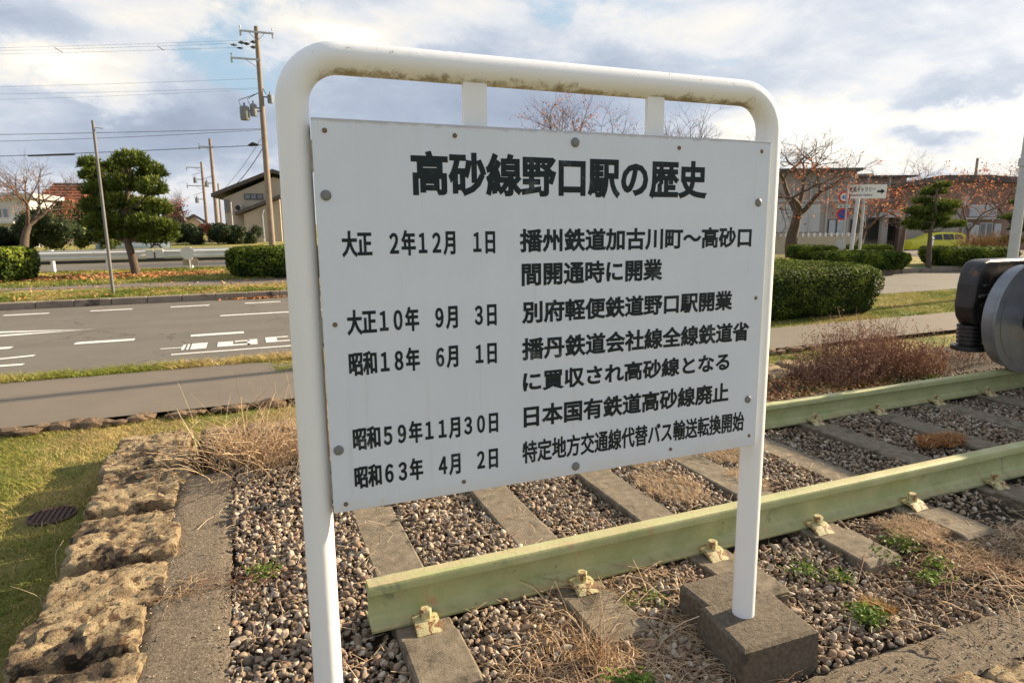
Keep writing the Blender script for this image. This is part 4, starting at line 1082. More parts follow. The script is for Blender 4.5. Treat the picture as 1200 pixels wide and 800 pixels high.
def branch_tree(name, label, base, height, spread, seed, r0, m_leaf=None, nleaf=0, leaf=.05, levels=5, fork=3, lean=(0, 0), trunk_frac=.28, cat='tree', low_red=True, group=None, upness=.35, zlo=.25, zhi=.85):
    r_ = np.random.default_rng(seed); root = thing(name, label, cat, base, group); tr = MB(); tw = MB(); ends = []; base = np.array(base, float)

    def grow(p, d, L, r, lev):
        segs = 4 if lev < 2 else 3; pts = [p]; q = p.copy()
        for s in range(segs):
            d = d+r_.normal(0, .16 if lev < 3 else .22, 3)+np.array([0, 0, upness*(.25 if lev < 2 else .12)]); d /= np.linalg.norm(d); q = q+d*L/segs; pts.append(q.copy())
            if lev >= 2 and lev < levels and r_.uniform() < .55:
                e = d+r_.normal(0, .65, 3); e /= np.linalg.norm(e); grow(q.copy(), e, L*.55, r*.45, lev+1)
        e_r = r*.62; (tr if lev <= 2 else tw).tube(pts, list(np.linspace(r, e_r, segs+1)), 8 if lev == 0 else (5 if lev < 3 else 3), False)
        if lev >= levels: ends.append(q); return
        nf = fork if lev > 0 else fork+1; a0 = r_.uniform(0, 2*PI)
        for k in range(nf):
            a = a0+2*PI*k/nf+r_.normal(0, .35); tilt = spread*r_.uniform(.6, 1.2)
            side = np.array([math.cos(a), math.sin(a), 0.0]); side = side-d*(side@d); side /= np.linalg.norm(side)+1e-9
            e = d*math.cos(tilt)+side*math.sin(tilt); e /= np.linalg.norm(e); grow(q.copy(), e, L*r_.uniform(.62, .85), e_r*.72, lev+1)
    d0 = np.array([lean[0], lean[1], 1.0]); d0 /= np.linalg.norm(d0)
    grow(base.copy(), d0, height*trunk_frac, r0, 0)
    V = np.concatenate(tr.V+tw.V); top = V[:, 2].max()-base[2]; k = height/top
    for b_ in (tr, tw): b_.V = [(v-base)*k+base for v in b_.V]
    # flare at the root
    tr.build('trunk', 'bark', root, recalc=False, smooth='all'); tw.build('twigs', 'twig', root, recalc=False)
    if nleaf:
        E = (np.array(ends)-base)*k+base; zz = (E[:, 2]-base[2])/height; w = np.exp(-((zz-(zlo+zhi)/2)/((zhi-zlo)/2))**2)+.02; w /= w.sum()
        # leaves gather in clusters
        cl = E[r_.choice(len(E), 110, p=w)]; i = r_.integers(0, 110, nleaf); T = cl[i]+r_.normal(0, .16, (nleaf, 3))*np.array([1, 1, .6])
        V, F = leaves_np(T, leaf); o = big_mesh('leaves', V, F, np.repeat(r_.uniform(0, 1, nleaf), 4), m_leaf or 'redleaf'); o.parent = root; o.matrix_parent_inverse = Matrix.Translation(-root.location)
    return root


def gpt(x, y, d):       # a point on the far ground under direction x at depth d
    v = far(x, 300, d); return np.array([v[0], v[1], far_z(v[0], v[1])])


def topz(x, y, d):     # height seen at picture row y above the ground spot gpt(x, 300, d)
    b = gpt(x, 300, d); v = ray(x, y); return EYE+v[2]*math.hypot(b[0], b[1])/math.hypot(v[0], v[1])


def tree_at(px, ytop, d, name, label, spread, seed, r0, **k):
    b = gpt(px, 300, d); h = topz(px, ytop, d)-b[2]; return branch_tree(name, label, b, h, spread, seed, r0, **k)


GT = 'bare cherry trees on the far side of the road'
tree_at(928, 138, 24, 'cherry_tree', 'large bare cherry tree right of the sign with orange leaves in its low branches', .90, 41, .16, nleaf=480, leaf=.05, fork=3, trunk_frac=.22, group=GT, zlo=.3, zhi=.6)
tree_at(1000, 190, 29, 'cherry_tree', 'dark cherry tree behind the road signs with many orange leaves', .74, 42, .14, nleaf=620, leaf=.06, lean=(-.1, 0), group=GT, zlo=.3, zhi=.8, trunk_frac=.3)
tree_at(1055, 172, 33, 'cherry_tree', 'cherry tree between the signs and the small pine, orange leaves on the left side', .72, 43, .11, nleaf=520, leaf=.06, group=GT, zlo=.3, zhi=.75, trunk_frac=.25)
tree_at(1128, 188, 36, 'cherry_tree', 'cherry tree behind the small pine in front of the brown house', .8, 44, .12, nleaf=620, leaf=.06, group=GT, zlo=.6, zhi=1.0, trunk_frac=.3)
tree_at(1180, 172, 30, 'cherry_tree', 'rightmost cherry tree with orange leaves behind the lamp post', .7, 45, .13, nleaf=520, leaf=.06, group=GT, zlo=.3, zhi=.8)
tree_at(672, 112, 30, 'cherry_tree', 'bare tree with pink brown top showing above the middle of the sign board', .62, 46, .2, nleaf=800, leaf=.05, group=GT, zlo=.7, zhi=1.0)
tree_at(815, 116, 28, 'cherry_tree', 'bare tree with pale twigs showing above the right part of the sign board', .58, 47, .22, group=GT)
tree_at(745, 150, 34, 'cherry_tree', 'smaller bare tree whose twigs reach behind the right hanger plate', .6, 50, .2, group=GT)
tree_at(30, 172, 27, 'cherry_tree', 'bare cherry tree at the left edge with a few red leaves', .62, 48, .18, nleaf=500, leaf=.05, group='trees by the guardrail', lean=(-.1, 0), zlo=.35, zhi=.6)
tree_at(222, 216, 52, 'cherry_tree', 'distant tree with dark red leaves between pine and utility poles', .5, 49, .16, nleaf=620, leaf=.09, group='trees by the guardrail', zlo=.2, zhi=.7)
tree_at(247, 262, 50, 'cherry_tree', 'small russet tree at the foot of the far utility pole', .5, 59, .12, nleaf=1500, leaf=.09, group='trees by the guardrail', zlo=.2, zhi=.9)


def pine(name, label, base, pads, trunk, seed, needle, per, r0, mul=1.0):
    """pads: (dx, dy, dz, rx, rz) cushions of needles; trunk: list of points"""
    r_ = np.random.default_rng(seed); root = thing(name, label, 'tree', base); base = np.array(base, float); tr = MB()
    tr.tube([base+np.array(p) for p in trunk], list(np.linspace(r0, r0*.35, len(trunk))), 9, False)
    PV = []; PF = []; PA = []; nb = 0
    for dx, dy, dz, rx, rz in pads:
        c = base+np.array([dx, dy, dz]); zt = [p for p in trunk if p[2] < dz+.05]; s = base+np.array(zt[-1] if zt else trunk[0])
        mid = (s+c)/2+np.array([0, 0, -.08]); tr.tube([s, mid, c], [r0*.3, r0*.22, r0*.1], 5, False)
        n = int(per*rx*rx*(1 if rx > .5 else 1.3)); u = r_.normal(size=(n, 3)); u /= np.linalg.norm(u, axis=1)[:, None]; u[:, 2] = np.where(u[:, 2] < 0, u[:, 2]*.45, u[:, 2])
        rr = r_.uniform(.55, 1.05, n)[:, None]; lump = 1+.22*np.sin(u[:, 0:1]*7+seed)*np.cos(u[:, 1:2]*6+dz)
        cc = c+u*rr*lump*np.array([rx, rx, rz])
        # each tuft: four thin needles pointing out and up
        for k in range(4):
            d = u*.7+np.array([0, 0, .7])+r_.normal(0, .55, (n, 3)); d /= np.linalg.norm(d, axis=1)[:, None]; w = np.cross(d, r_.normal(size=(n, 3))); w /= np.linalg.norm(w, axis=1)[:, None]
            L = (needle*r_.uniform(.6, 1.2, n))[:, None]
            V = np.stack([cc-w*L*.16, cc+d*L, cc+w*L*.16], 1).reshape(-1, 3); F = np.arange(n*3).reshape(-1, 3)+nb
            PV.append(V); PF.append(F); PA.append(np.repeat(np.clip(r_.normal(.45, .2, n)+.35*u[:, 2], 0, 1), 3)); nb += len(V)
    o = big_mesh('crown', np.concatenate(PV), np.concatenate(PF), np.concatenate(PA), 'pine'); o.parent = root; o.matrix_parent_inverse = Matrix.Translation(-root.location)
    tr.build('trunk', 'bark', root, recalc=False, smooth='all'); return root


pb_ = at(160, 323, VERGE); S = 1.0
r_ = np.random.default_rng(3); pads = []
for (px, py, rx, rz) in ((135, 198, .34, .26), (158, 192, .38, .26), (178, 204, .34, .26), (112, 207, .30, .22), (120, 224, .42, .28), (150, 218, .5, .3), (182, 224, .36, .28), (115, 243, .38, .26), (140, 240, .46, .28), (168, 244, .5, .3), (188, 246, .30, .24),
                         (120, 262, .40, .26), (146, 262, .46, .28), (172, 264, .48, .28), (192, 268, .36, .24), (128, 275, .30, .18), (155, 276, .4, .18), (183, 280, .42, .2), (197, 276, .26, .16), (108, 194, .26, .18)):
    v = far(px, py, np.dot(pb_-np.array([0, 0, EYE]), _f)) - pb_; pads.append((v[0], v[1]-.18+r_.normal(0, .22), v[2], rx*.98, rz*1.04))
pine('pine_tree', 'dense green pine with rounded cushions of needles on the far lawn', pb_, pads, [(0, 0, 0), (-.05, 0, .5), (-.14, 0, 1.0), (-.12, 0, 1.7), (.05, 0, 2.4), (0, 0, 3.1)], 5, .13, 3400, .12)
pr_ = at(1088, 313.5, .12); d_ = np.dot(pr_-np.array([0, 0, EYE]), _f); pads = []
for (px, py, rx, rz) in ((1093, 226, .30, .14), (1108, 224, .22, .12), (1083, 236, .24, .12), (1100, 242, .45, .16), (1075, 248, .36, .14), (1092, 256, .5, .16), (1115, 250, .32, .14), (1070, 262, .3, .1), (1110, 264, .4, .13), (1085, 267, .36, .12), (1098, 218, .2, .1)):
    v = far(px, py, d_)-pr_; pads.append((v[0], v[1]+r_.normal(0, .15), v[2], rx, rz))
pine('pine_tree', 'small pine with flat tiers of needles and slim trunk in front of the yellow car', pr_, pads, [(0, 0, 0), (-.05, .0, .5), (-.08, 0, 1.0), (.05, 0, 1.5), (0, 0, 2.2)], 9, .10, 2600, .075)
pq = gpt(1205, 300, 30); pads = []
for (px, py, rx, rz) in ((1196, 238, .6, .25), (1205, 225, .6, .3), (1190, 255, .8, .25), (1203, 268, .9, .3), (1186, 282, .7, .3), (1212, 250, .9, .3)):
    v = far(px, py, 30)-pq; pads.append((v[0], v[1], v[2], rx*.7, rz*.7))
pine('pine_tree', 'dark pine half cut off by the right edge behind the lamp post', pq, pads, [(0, 0, 0), (0, 0, 1.5), (.1, 0, 3.2)], 12, .16, 900, .12)


def ever_bush(label, px, py_top, d, rx, seed, n=2600, leaf=.07, flowers=False, m='ever', squash=1.0):
    b = gpt(px, 300, d); h = topz(px, py_top, d)-b[2]; root = thing('evergreen_bush', label, 'bush', b, 'dark bushes behind the guardrail'); r_ = np.random.default_rng(seed)
    C = []; 
    for _ in range(16): C.append((r_.uniform(-.75, .75)*rx, r_.uniform(-.5, .5)*rx, r_.uniform(.2, .8)*h, r_.uniform(.25, .42)*min(rx, h)))
    C = np.array(C); i = r_.integers(0, len(C), n); u = r_.normal(size=(n, 3)); u /= np.linalg.norm(u, axis=1)[:, None]
    P_ = C[i, :3]+u*C[i, 3:4]*r_.uniform(.75, 1.1, n)[:, None]; P_[:, 2] = np.clip(P_[:, 2], .02, h*1.02)
    V, F = leaves_np(P_, leaf, u, .8); o = big_mesh('foliage', V, F, np.repeat(np.clip(r_.normal(.45, .25, n), 0, 1), 4), m); o.parent = root
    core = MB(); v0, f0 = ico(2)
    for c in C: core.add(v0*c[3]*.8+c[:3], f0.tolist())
    core.build('dark_core', 'dark', root, local=True, recalc=False)['kind'] = 'stuff'; return root  # dark balls filling the bush behind its leaves


ever_bush('dark evergreen bush behind the guardrail, second from the left edge', 62, 238, 33, 1.7, 1, 4500)
ever_bush('dark evergreen bush with olive top just left of the pine', 95, 232, 34, 1.9, 2, 5000)
ever_bush('yellow green shrub behind the guardrail below the pine', 118, 262, 31, 1.1, 3, 2400, .06, m='pine')
ever_bush('low dark shrub behind the guardrail between pine and cream house', 200, 262, 44, 2.0, 4, 2400, .08)
ever_bush('speckled dark shrubs at the foot of the utility poles', 262, 262, 44, 2.2, 5, 3600, .08)
ever_bush('speckled dark shrub in front of the beige house', 282, 264, 45, 1.6, 6, 2400, .08)
ever_bush('dark bush at the far left edge behind the hedge', 20, 262, 34, 1.6, 7, 2400, .08)
for k, (px, d) in enumerate(((1139, 31), (1156, 31), (1174, 30))):
    b = gpt(px, 300, d); mb = MB(); stems(mb, b, 160, 1.15, .35, .012, 70+k, bend=.35, drop=.2)
    tag(mb.build('dry_reed', 'weed_orange', recalc=False), ('clump of glowing orange reeds above the wide hedge, next to the car', 'middle clump of orange reeds above the wide hedge', 'clump of orange reeds above the wide hedge, next to the lamp post')[k], 'reeds', 'orange reeds above the hedge')

# ------------------------------------------------------------------ street furniture
# thin pole by the road
pbp = at(133, 345, VERGE)
pt = far(110, 147, np.dot(pbp-np.array([0, 0, EYE]), _f))
pl = thing('steel_pole', 'thin dark grey steel pole on the verge left of the pine', 'pole', pbp)
MB().tube([pbp, (pbp[0], pbp[1], pt[2]-.0)], [.031, .025], 14).build('shaft', 'pole_dark', pl, smooth=True)
MB().tube([(pbp[0], pbp[1], pt[2]-.12), (pbp[0]+.16, pbp[1], pt[2]-.14)], .012, 6).build('bracket', 'galv', pl)

# street lamp at the right edge
LX, LY = 13.75, 8.0
lamp = thing('street_lamp', 'tall grey steel street lamp at the right edge beyond the bogie', 'street lamp', (LX, LY, 0))
MB().tube([(LX, LY, 0), (LX+.02, LY, 6.2)], [.095, .055], 20).build('post', 'galv', lamp, smooth=True)
MB().tube([(LX+.02, LY, 6.15), (LX+.02, LY+.3, 6.42), (LX, LY+1.0, 6.5)], [.035, .03, .03], 10).build('arm', 'galv', lamp, smooth=True)
MB().box((LX, LY+1.2, 6.5), (.22, .55, .10), 0, .04).build('lamp_head', 'galv', lamp)
MB().tube([(LX+.0, LY, 2.45), (LX+.0, LY, 2.60)], .102, 20).build('band', 'galv', lamp, smooth=True)

# guardrail: two stretches with posts
gd = 22.6


def guard(label, x0, x1, y, posts):
    root = thing('guardrail', label, 'guardrail', (x0, y, VERGE), 'white guardrails beyond the far lawn')
    prof = [(.0, .78), (.0, .72), (-.05, .69), (-.05, .63), (.0, .60), (-.0, .57), (-.05, .54), (-.05, .48), (0, .45), (0, .42), (.008, .42), (.008, .45), (-.04, .48), (-.04, .54), (.008, .57), (.008, .60), (-.04, .63), (-.04, .69), (.008, .72), (.008, .78)]
    prof = [(q, w_*.82) for q, w_ in prof]
    MB().prism([(y+a, VERGE+b) for a, b in prof], x0, x1, 'X').build('beam', 'rail_white', root)
    for e, s in ((x0, -1), (x1, 1)): MB().span((min(e, e+s*.22), y-.06, VERGE+.36), (max(e, e+s*.22), y-.03, VERGE+.63), .01).build('end_piece', 'rail_white', root)
    for px in posts: MB().tube([(px, y+.08, VERGE-.1), (px, y+.08, VERGE+.66)], .055, 12).build('post', 'rail_white', root, smooth=True)


def gx(px, y=gd):
    v = ray(px, 300); return v[0]/v[1]*y


gp = at(60, 310, VERGE)
guard('left stretch of white guardrail behind the pine', gx(18), gx(171), gd, [gx(60), gx(125)])
guard('right stretch of white guardrail behind the dark hedge', gx(192), gx(350), gd, [gx(223), gx(290)])
rs_ = thing('round_sign', 'round white sign back with a beige board on the guardrail', 'sign', (gx(221), gd-.3, VERGE))
MB().lathe([(.20, -.01), (.20, .01)], (gx(221), gd-.3, VERGE+.50), 28, 'Y').build('disc', 'rail_white', rs_)
MB().span((gx(214), gd-.22, VERGE+.12), (gx(232), gd-.2, VERGE+.32)).build('board', 'cream_wall', rs_)
MB().tube([(gx(222), gd-.26, VERGE-.02), (gx(222), gd-.26, VERGE+.6)], .025, 8).build('post', 'galv', rs_)
struct(MB().span((-26, 23.4, VERGE+.004), (12, 27.2, VERGE+.008)).build('far_road', 'asphalt'))
tag(MB().span((-24, 27.6, VERGE-.05), (10, 27.9, VERGE+.36)).build('shade_band', 'door_dark'), 'low dark band standing in for bush shade along the far road behind the guardrail', 'wall')  # dark band in place of the shade at the bushes' feet


# utility poles
def utility(label, px, py0, pyt, d, r, arms, gear, seed):
    b = gpt(px, 300, d); H_ = topz(px, pyt, d)-b[2]; root = thing('utility_pole', label, 'utility pole', b, 'concrete utility poles')
    # plumb pole
    MB().tube([b, b+np.array([0, 0, H_])], [r, r*.62], 16).build('shaft', 'pole_conc', root, smooth=True)
    for z, x0, x1 in arms:
        MB().span((b[0]+x0, b[1]-.16, b[2]+z-.05), (b[0]+x1, b[1]-.08, b[2]+z+.05)).build('crossarm', 'galv', root)
        for x in (x0+.05, x1-.05):
            if abs(x) > .3: MB().lathe([(.03, -.28), (.07, -.22), (.03, -.16), (.07, -.1), (.03, -.05), (.02, .16), (.05, .18), (.05, .26), (.02, .28)], (b[0]+x, b[1]-.12, b[2]+z), 10).build('insulator', 'galv', root)
        if abs(x0) > .3: MB().tube([(b[0]+x0*.5, b[1]-.12, b[2]+z), (b[0], b[1]-.1, b[2]+z-.5)], .02, 5).build('brace', 'galv', root)
        if abs(x1) > .3: MB().tube([(b[0]+x1*.5, b[1]-.12, b[2]+z), (b[0], b[1]-.1, b[2]+z-.5)], .02, 5).build('brace', 'galv', root)
    for gx_, z, w, h in gear:
        MB().lathe([(w*.5, -h/2), (w*.55, -h/2+.05), (w*.55, h/2-.05), (w*.4, h/2), (w*.12, h/2+.05), (w*.12, h/2+.2)], (b[0]+gx_, b[1]-.1, b[2]+z), 14).build('transformer', 'transformer', root, smooth=True)
        MB().tube([(b[0]+gx_, b[1]-.1, b[2]+z+h*.2), (b[0], b[1]-.05, b[2]+z+h*.2)], .04, 6).build('bracket', 'wire', root)
        MB().tube([(b[0]+gx_-.2, b[1]-.1, b[2]+z+h*.5), (b[0]+gx_-.3, b[1]-.1, b[2]+z+h*.9), (b[0], b[1], b[2]+z+h*1.6)], .02, 5).build('lead', 'wire', root)
    return b, H_


UD = 41
ub, uh = utility('tall weathered utility pole with crossarms and transformers next to the sign', 320, 292, 33, UD, .20, [(12.55, -.95, .95), (11.0, -1.55, .1)], [(-1.0, 7.9, .50, .8), (-.5, 8.1, .36, .7), (.5, 8.8, .3, .5)], 1)
utility('far utility pole with short crossarms behind the russet tree', 258, 292, 163, 62, .2, [(8.4, -1.0, .3)], [(-.6, 5.0, .3, .5)], 2)
utility('farthest thin utility pole left of the second one', 246, 292, 190, 75, .2, [(7.6, -1.6, .1), (5.6, -1.7, .2)], [(-.8, 4.0, .35, .6), (-.8, 6.2, .35, .6)], 3)
utility('lone utility pole sticking up over the brown house', 1132, 292, 186, 70, .2, [], [], 4)
utility('short service pole at the gable of the beige house', 263, 290, 215, 66, .12, [], [], 5)


def cable(label, p0, p1, sag, r, n=18, group='overhead cables', kind=None):
    r = r*(.62 if r < .015 else .8); p0 = np.array(p0, float); p1 = np.array(p1, float); pts = [p0+(p1-p0)*t+np.array([0, 0, -sag*4*t*(1-t)]) for t in np.linspace(0, 1, n)]
    return tag(MB().tube(pts, r, 5).build('overhead_cable', 'wire' if r > .02 else 'cable', smooth='all'), label, 'cable', group)


def up(px, py, d=UD): return far(px, py, d)


k = 0
for (y0, y1, x1, sag, rr, lab) in ((56, 47, 300, .10, .012, 'uppermost thin power cable crossing the clouds'), (59, 50, 300, .12, .012, 'second thin power cable just under the uppermost'), (62, 55, 300, .12, .012, 'third thin power cable, lowest of the top trio'),
                                   (100, 92, 306, .15, .012, 'upper thin cable of the middle pair'), (106, 103, 306, .15, .012, 'lower thin cable of the middle pair'), (112, 104, 306, .3, .010, 'faint sagging cable below the middle pair'),
                                   (155, 151, 309, .10, .022, 'dark cable level with the steel pole top'), (160, 152, 309, .35, .018, 'sagging cable just below the steel pole top'),
                                   (186, 170, 309, .12, .026, 'lowest dark cable running to the black sleeve')):
    cable(lab+', left of the tall utility pole', up(-320, y0+6, UD), up(x1, y1, UD), sag, rr)
cable('left of the two guy cables slanting down behind the tall utility pole', up(309, 158, UD), up(262, 222, 60), .2, .02)
cable('thicker cable slanting down right of the first one to the beige house', up(309, 172, UD), up(263, 226, 60), .4, .035)
slv = MB(); slv.tube([up(33, 182.8, 40.6), up(88, 181.2, 40.6)], .045, 8); tag(slv.build('cable_sleeve', 'wire'), 'long black sleeve hanging on the lowest cable at the left', 'cable sleeve')
slv = MB(); slv.tube([up(291, 170.5, 40.9), up(296, 169, 40.9), up(303, 170, 40.9)], [.05, .14, .05], 8); tag(slv.build('cable_joint', 'wire'), 'black closure on the lowest cable beside the tall utility pole', 'cable joint')
for px, py, lab in ((274, 53, 'left black insulator on the topmost cables by the pole'), (283, 50, 'upper middle black insulator by the pole'), (289, 51.5, 'larger black insulator second from the pole'), (297, 49.5, 'black insulator touching the tall pole'), (281, 56.5, 'lower black insulator below the other three'), (297, 55.5, 'lower black insulator nearest the tall pole')):
    c = up(px, py, 40.8); s = .07 if 'left' in lab or 'lower black insulator below' in lab else .11
    tag(MB().tube([c-np.array([.2, 0, 0]), c, c+np.array([.2, 0, 0])], [.02, s, .02], 8).build('insulator', 'wire'), lab, 'insulator', 'black insulators at the pole top')
for px, py, lab in ((68, 58.5, 'small spacer clamp on the top cables at the far left'), (188, 56.5, 'small spacer clamp on the top cables above the pine')):
    c = up(px, py, 40.8); tag(MB().tube([c+np.array([-.18, 0, .12]), c, c+np.array([.05, 0, -.05]), c+np.array([.22, 0, -.12])], .02, 5).build('cable_spacer', 'wire'), lab, 'cable spacer', 'spacers on the top cables')

# signs on the right
sd0 = 22.5


def spost(px, pyt, d, r, root, name='post', tiltpx=0):
    b = gpt(px, 300, d); t = far(px+tiltpx, pyt, d); t[2] = topz(px, pyt, d); MB().tube([b, (t[0] if tiltpx else b[0], t[1] if tiltpx else b[1], t[2])], r, 10).build(name, 'galv', root, smooth=True); return b


def facing(px, py, d):          # empty turned to face the viewer side at that spot
    v = far(px, py, d); rz = math.atan2(-v[0], v[1]); return v, rz


def plate(name, px, py, d, w, h, m, parent_root, depth=.02, rz=None, disc=False):
    v, r0 = facing(px, py, d); rz = r0 if rz is None else rz
    o = MB(); (o.lathe([(w/2, -.012), (w/2, .012)], n=30, axis='Y') if disc else o.box((0, 0, 0), (w, depth, h), 0, .0))
    ob = o.build(name, m, parent_root, local=True); ob.location = Vector(v)-Vector(parent_origin(parent_root)); ob.rotation_euler = (0, 0, rz); return ob


b = gpt(1006, 300, sd0)
gs = thing('gallery_sign', 'white direction sign with Japanese text and black arrow on a steel post', 'sign', b)
spost(1006.5, 233, sd0, .045, gs)
pp = plate('sign_plate', 1015.5, 224.5, sd0-.1, 1.30, .47, 'sign_white', gs, .03, rz=-.50)
lettering('松風ギャラリー', -.58, .28, -.02, .17, .0025, pp, y=-.0165)
lettering('Matsukaze Gallery', -.58, .20, -.17, -.075, .002, pp, y=-.0165)
o = MB().add([(.34, -.018, .035), (.34, -.018, -.035), (.48, -.018, -.035), (.46, -.018, -.10), (.60, -.018, 0), (.46, -.018, .10), (.48, -.018, .035)], [tuple(range(7))]).build('arrow', 'letter', pp, local=True)
ts = thing('traffic_sign', 'speed limit 40 sign above a blue no parking sign on one post', 'sign', gpt(986, 300, sd0-.3))
spost(987, 222, sd0-.3, .032, ts)
s1 = plate('speed_limit_disc', 989.5, 231, sd0-.45, .38, 0, 'sign_red', ts, disc=True); s1.rotation_euler.z = -.5
o = MB().lathe([(.135, -.017), (.135, -.0125)], n=28, axis='Y').build('disc_face', 'sign_white', s1, local=True)
lettering('40', -.10, .10, -.075, .075, .005, s1, y=-.020, m='sign_blue')
s3 = plate('sub_plate', 989, 242, sd0-.45, .40, .10, 'sign_white', ts); s3.rotation_euler.z = -.5
lettering('8-20', -.15, .15, -.03, .03, .003, s3, y=-.012)
s2 = plate('no_parking_disc', 987.5, 251, sd0-.45, .40, 0, 'sign_red', ts, disc=True); s2.rotation_euler.z = -.5
MB().lathe([(.145, -.017), (.145, -.0125)], n=28, axis='Y').build('disc_face', 'sign_blue', s2, local=True)
o = MB().box((0, -.019, 0), (.30, .003, .04), 0, 0, (rad(45), 'Y')).build('slash', 'sign_red', s2, local=True)
plate('notice_plate', 985.5, 286, sd0-.4, .30, .30, 'galv', ts)
ps = thing('tree_stake', 'pale slanting stake leaning beside the gallery sign', 'stake', gpt(996, 300, 25))
spost(996.5, 232, 25, .07, ps, 'stake', 9)
bl = thing('bollard', 'short white marker post in front of the yellow car', 'bollard', gpt(1089, 300, 30))
bb_ = gpt(1089, 300, 30); MB().tube([bb_, bb_+np.array([0, 0, .95])], .10, 12).build('post', 'sign_white', bl, smooth=True)
MB().lathe([(.13, .95), (.13, 1.0), (.02, 1.06)], tuple(bb_), 12).build('cap', 'sign_white', bl, smooth=True)

# ------------------------------------------------------------------ cars


def car(label, px, py, d, L, H_, W, rz, paint, group=None):
    v = far(px, py, d); root = bpy.data.objects.new('parked_car', None); COL.objects.link(root); tag(root, label, 'car', group)
    root.location = Vector(v); root.rotation_euler = (0, 0, rz)
    # stations along X: nose at -L/2; (x, z_low, z_belt, z_top, halfwidth_belt, halfwidth_top)
    st = [(-.50, .24, .42, .46, .62, .60), (-.49, .20, .52, .58, .80, .74), (-.42, .19, .60, .66, .93, .86), (-.32, .19, .63, .70, .97, .90), (-.25, .19, .64, .76, .98, .86), (-.12, .19, .64, .95, 1, .76), (.0, .19, .64, 1.0, 1, .75), (.24, .19, .65, .995, 1, .74), (.40, .20, .66, .955, .98, .72), (.455, .22, .66, .84, .95, .70), (.49, .24, .64, .68, .90, .80), (.50, .32, .50, .56, .8, .74)]
    V = []; F = []; n = 10
    for x, zl, zb, zt, wb, wt in st:
        X = x*L; w = W/2; zs = [(0, zl), (wb*w*.8, zl), (wb*w*.98, zl+.06), (wb*w, (zl+zb)/2), (wb*w*.97, zb), (wt*w, zb+(zt-zb)*.82), (wt*w*.82, zt), (0, zt+.005)]
        ring = [(X, y, z*H_) for y, z in zs]+[(X, -y, z*H_) for y, z in zs[-2:0:-1]]
        V += ring; n = len(ring)
    k = len(st)
    F = [(i*n+j, (i+1)*n+j, (i+1)*n+(j+1) % n, i*n+(j+1) % n) for i in range(k-1) for j in range(n)]+[tuple(range(n)), tuple(range(k*n-1, (k-1)*n-1, -1))]
    MB().add(V, F).build('body', paint, root, local=True, smooth=True)

    def side(pts, nm, m, off=.012):
        for s in (-1, 1):
            mb = MB(); vv = []
            for x, z in pts:
                # interpolate half width between belt and roof
                xs = [q[0]*L for q in st]; zb = np.interp(x, xs, [q[2]*H_ for q in st]); zt = np.interp(x, xs, [(q[2]+(q[3]-q[2])*.82)*H_ for q in st]); wb = np.interp(x, xs, [q[4]*.97*W/2 for q in st]); wt = np.interp(x, xs, [q[5]*W/2 for q in st])
                t = np.clip((z-zb)/(zt-zb+1e-6), 0, 1); vv.append((x, s*((wb+(wt-wb)*t)+off), z))
            mb.add(vv, [tuple(range(len(vv)))]); mb.build(nm, m, root, local=True, recalc=False)
    side([(-.20*L, .67*H_), (.01*L, .66*H_), (.01*L, .92*H_), (-.10*L, .90*H_)], 'window', 'car_glass', .02); side([(.03*L, .66*H_), (.21*L, .67*H_), (.21*L, .92*H_), (.03*L, .93*H_)], 'window', 'car_glass', .02); side([(.23*L, .68*H_), (.38*L, .72*H_), (.36*L, .88*H_), (.23*L, .91*H_)], 'window', 'car_glass', .02)
    MB().add([(-.155*L, -.36*W, .70*H_), (-.155*L, .36*W, .70*H_), (-.05*L, .31*W, .95*H_), (-.05*L, -.31*W, .95*H_)], [(0, 1, 2, 3)]).build('windscreen', 'glass', root, local=True)
    MB().add([(.475*L, -.33*W, .70*H_), (.475*L, .33*W, .70*H_), (.405*L, .29*W, .92*H_), (.405*L, -.29*W, .92*H_)], [(0, 1, 2, 3)]).build('rear_window', 'glass', root, local=True)
    for s in (-1, 1):
        for x in (-.31, .30):
            w = MB().lathe([(.1, -.1), (.29, -.1), (.31, -.07), (.31, .07), (.29, .1), (.1, .1)], (x*L, s*W*.44, .31), 28, 'Y').build('wheel', 'tyre', root, local=True, smooth=True)
            MB().lathe([(.05, s*.115), (.20, s*.108), (.21, s*.09)], (x*L, s*W*.44, .31), 20, 'Y').build('rim', 'chrome', w, local=True, smooth=True)
        MB().box((-.465*L, s*W*.30, .45*H_), (.12, .26, .13), 0, .03).build('headlight', 'curtain', root, local=True); MB().box((.475*L, s*W*.36, .52*H_), (.10, .20, .26), 0, .03).build('tail_light', 'red_lamp', root, local=True)
    MB().box((-.49*L, 0, .24*H_), (.08, W*.8, .12), 0, .03).build('bumper', paint, root, local=True); MB().box((.49*L, 0, .26*H_), (.10, W*.8, .14), 0, .03).build('bumper', paint, root, local=True)
    return root


dc = 46
car('lime yellow hatchback parked behind the small pine', 1094, 297.5, dc, 3.95, 1.52, 1.66, -.42, 'car_lime')
car('pale blue car seen through the gap in the guardrail', 158, 298, 38, 3.8, 1.05, 1.6, .1, 'car_blue')

# ------------------------------------------------------------------ buildings


def hplane(px, py, d): return far(px, py, d)


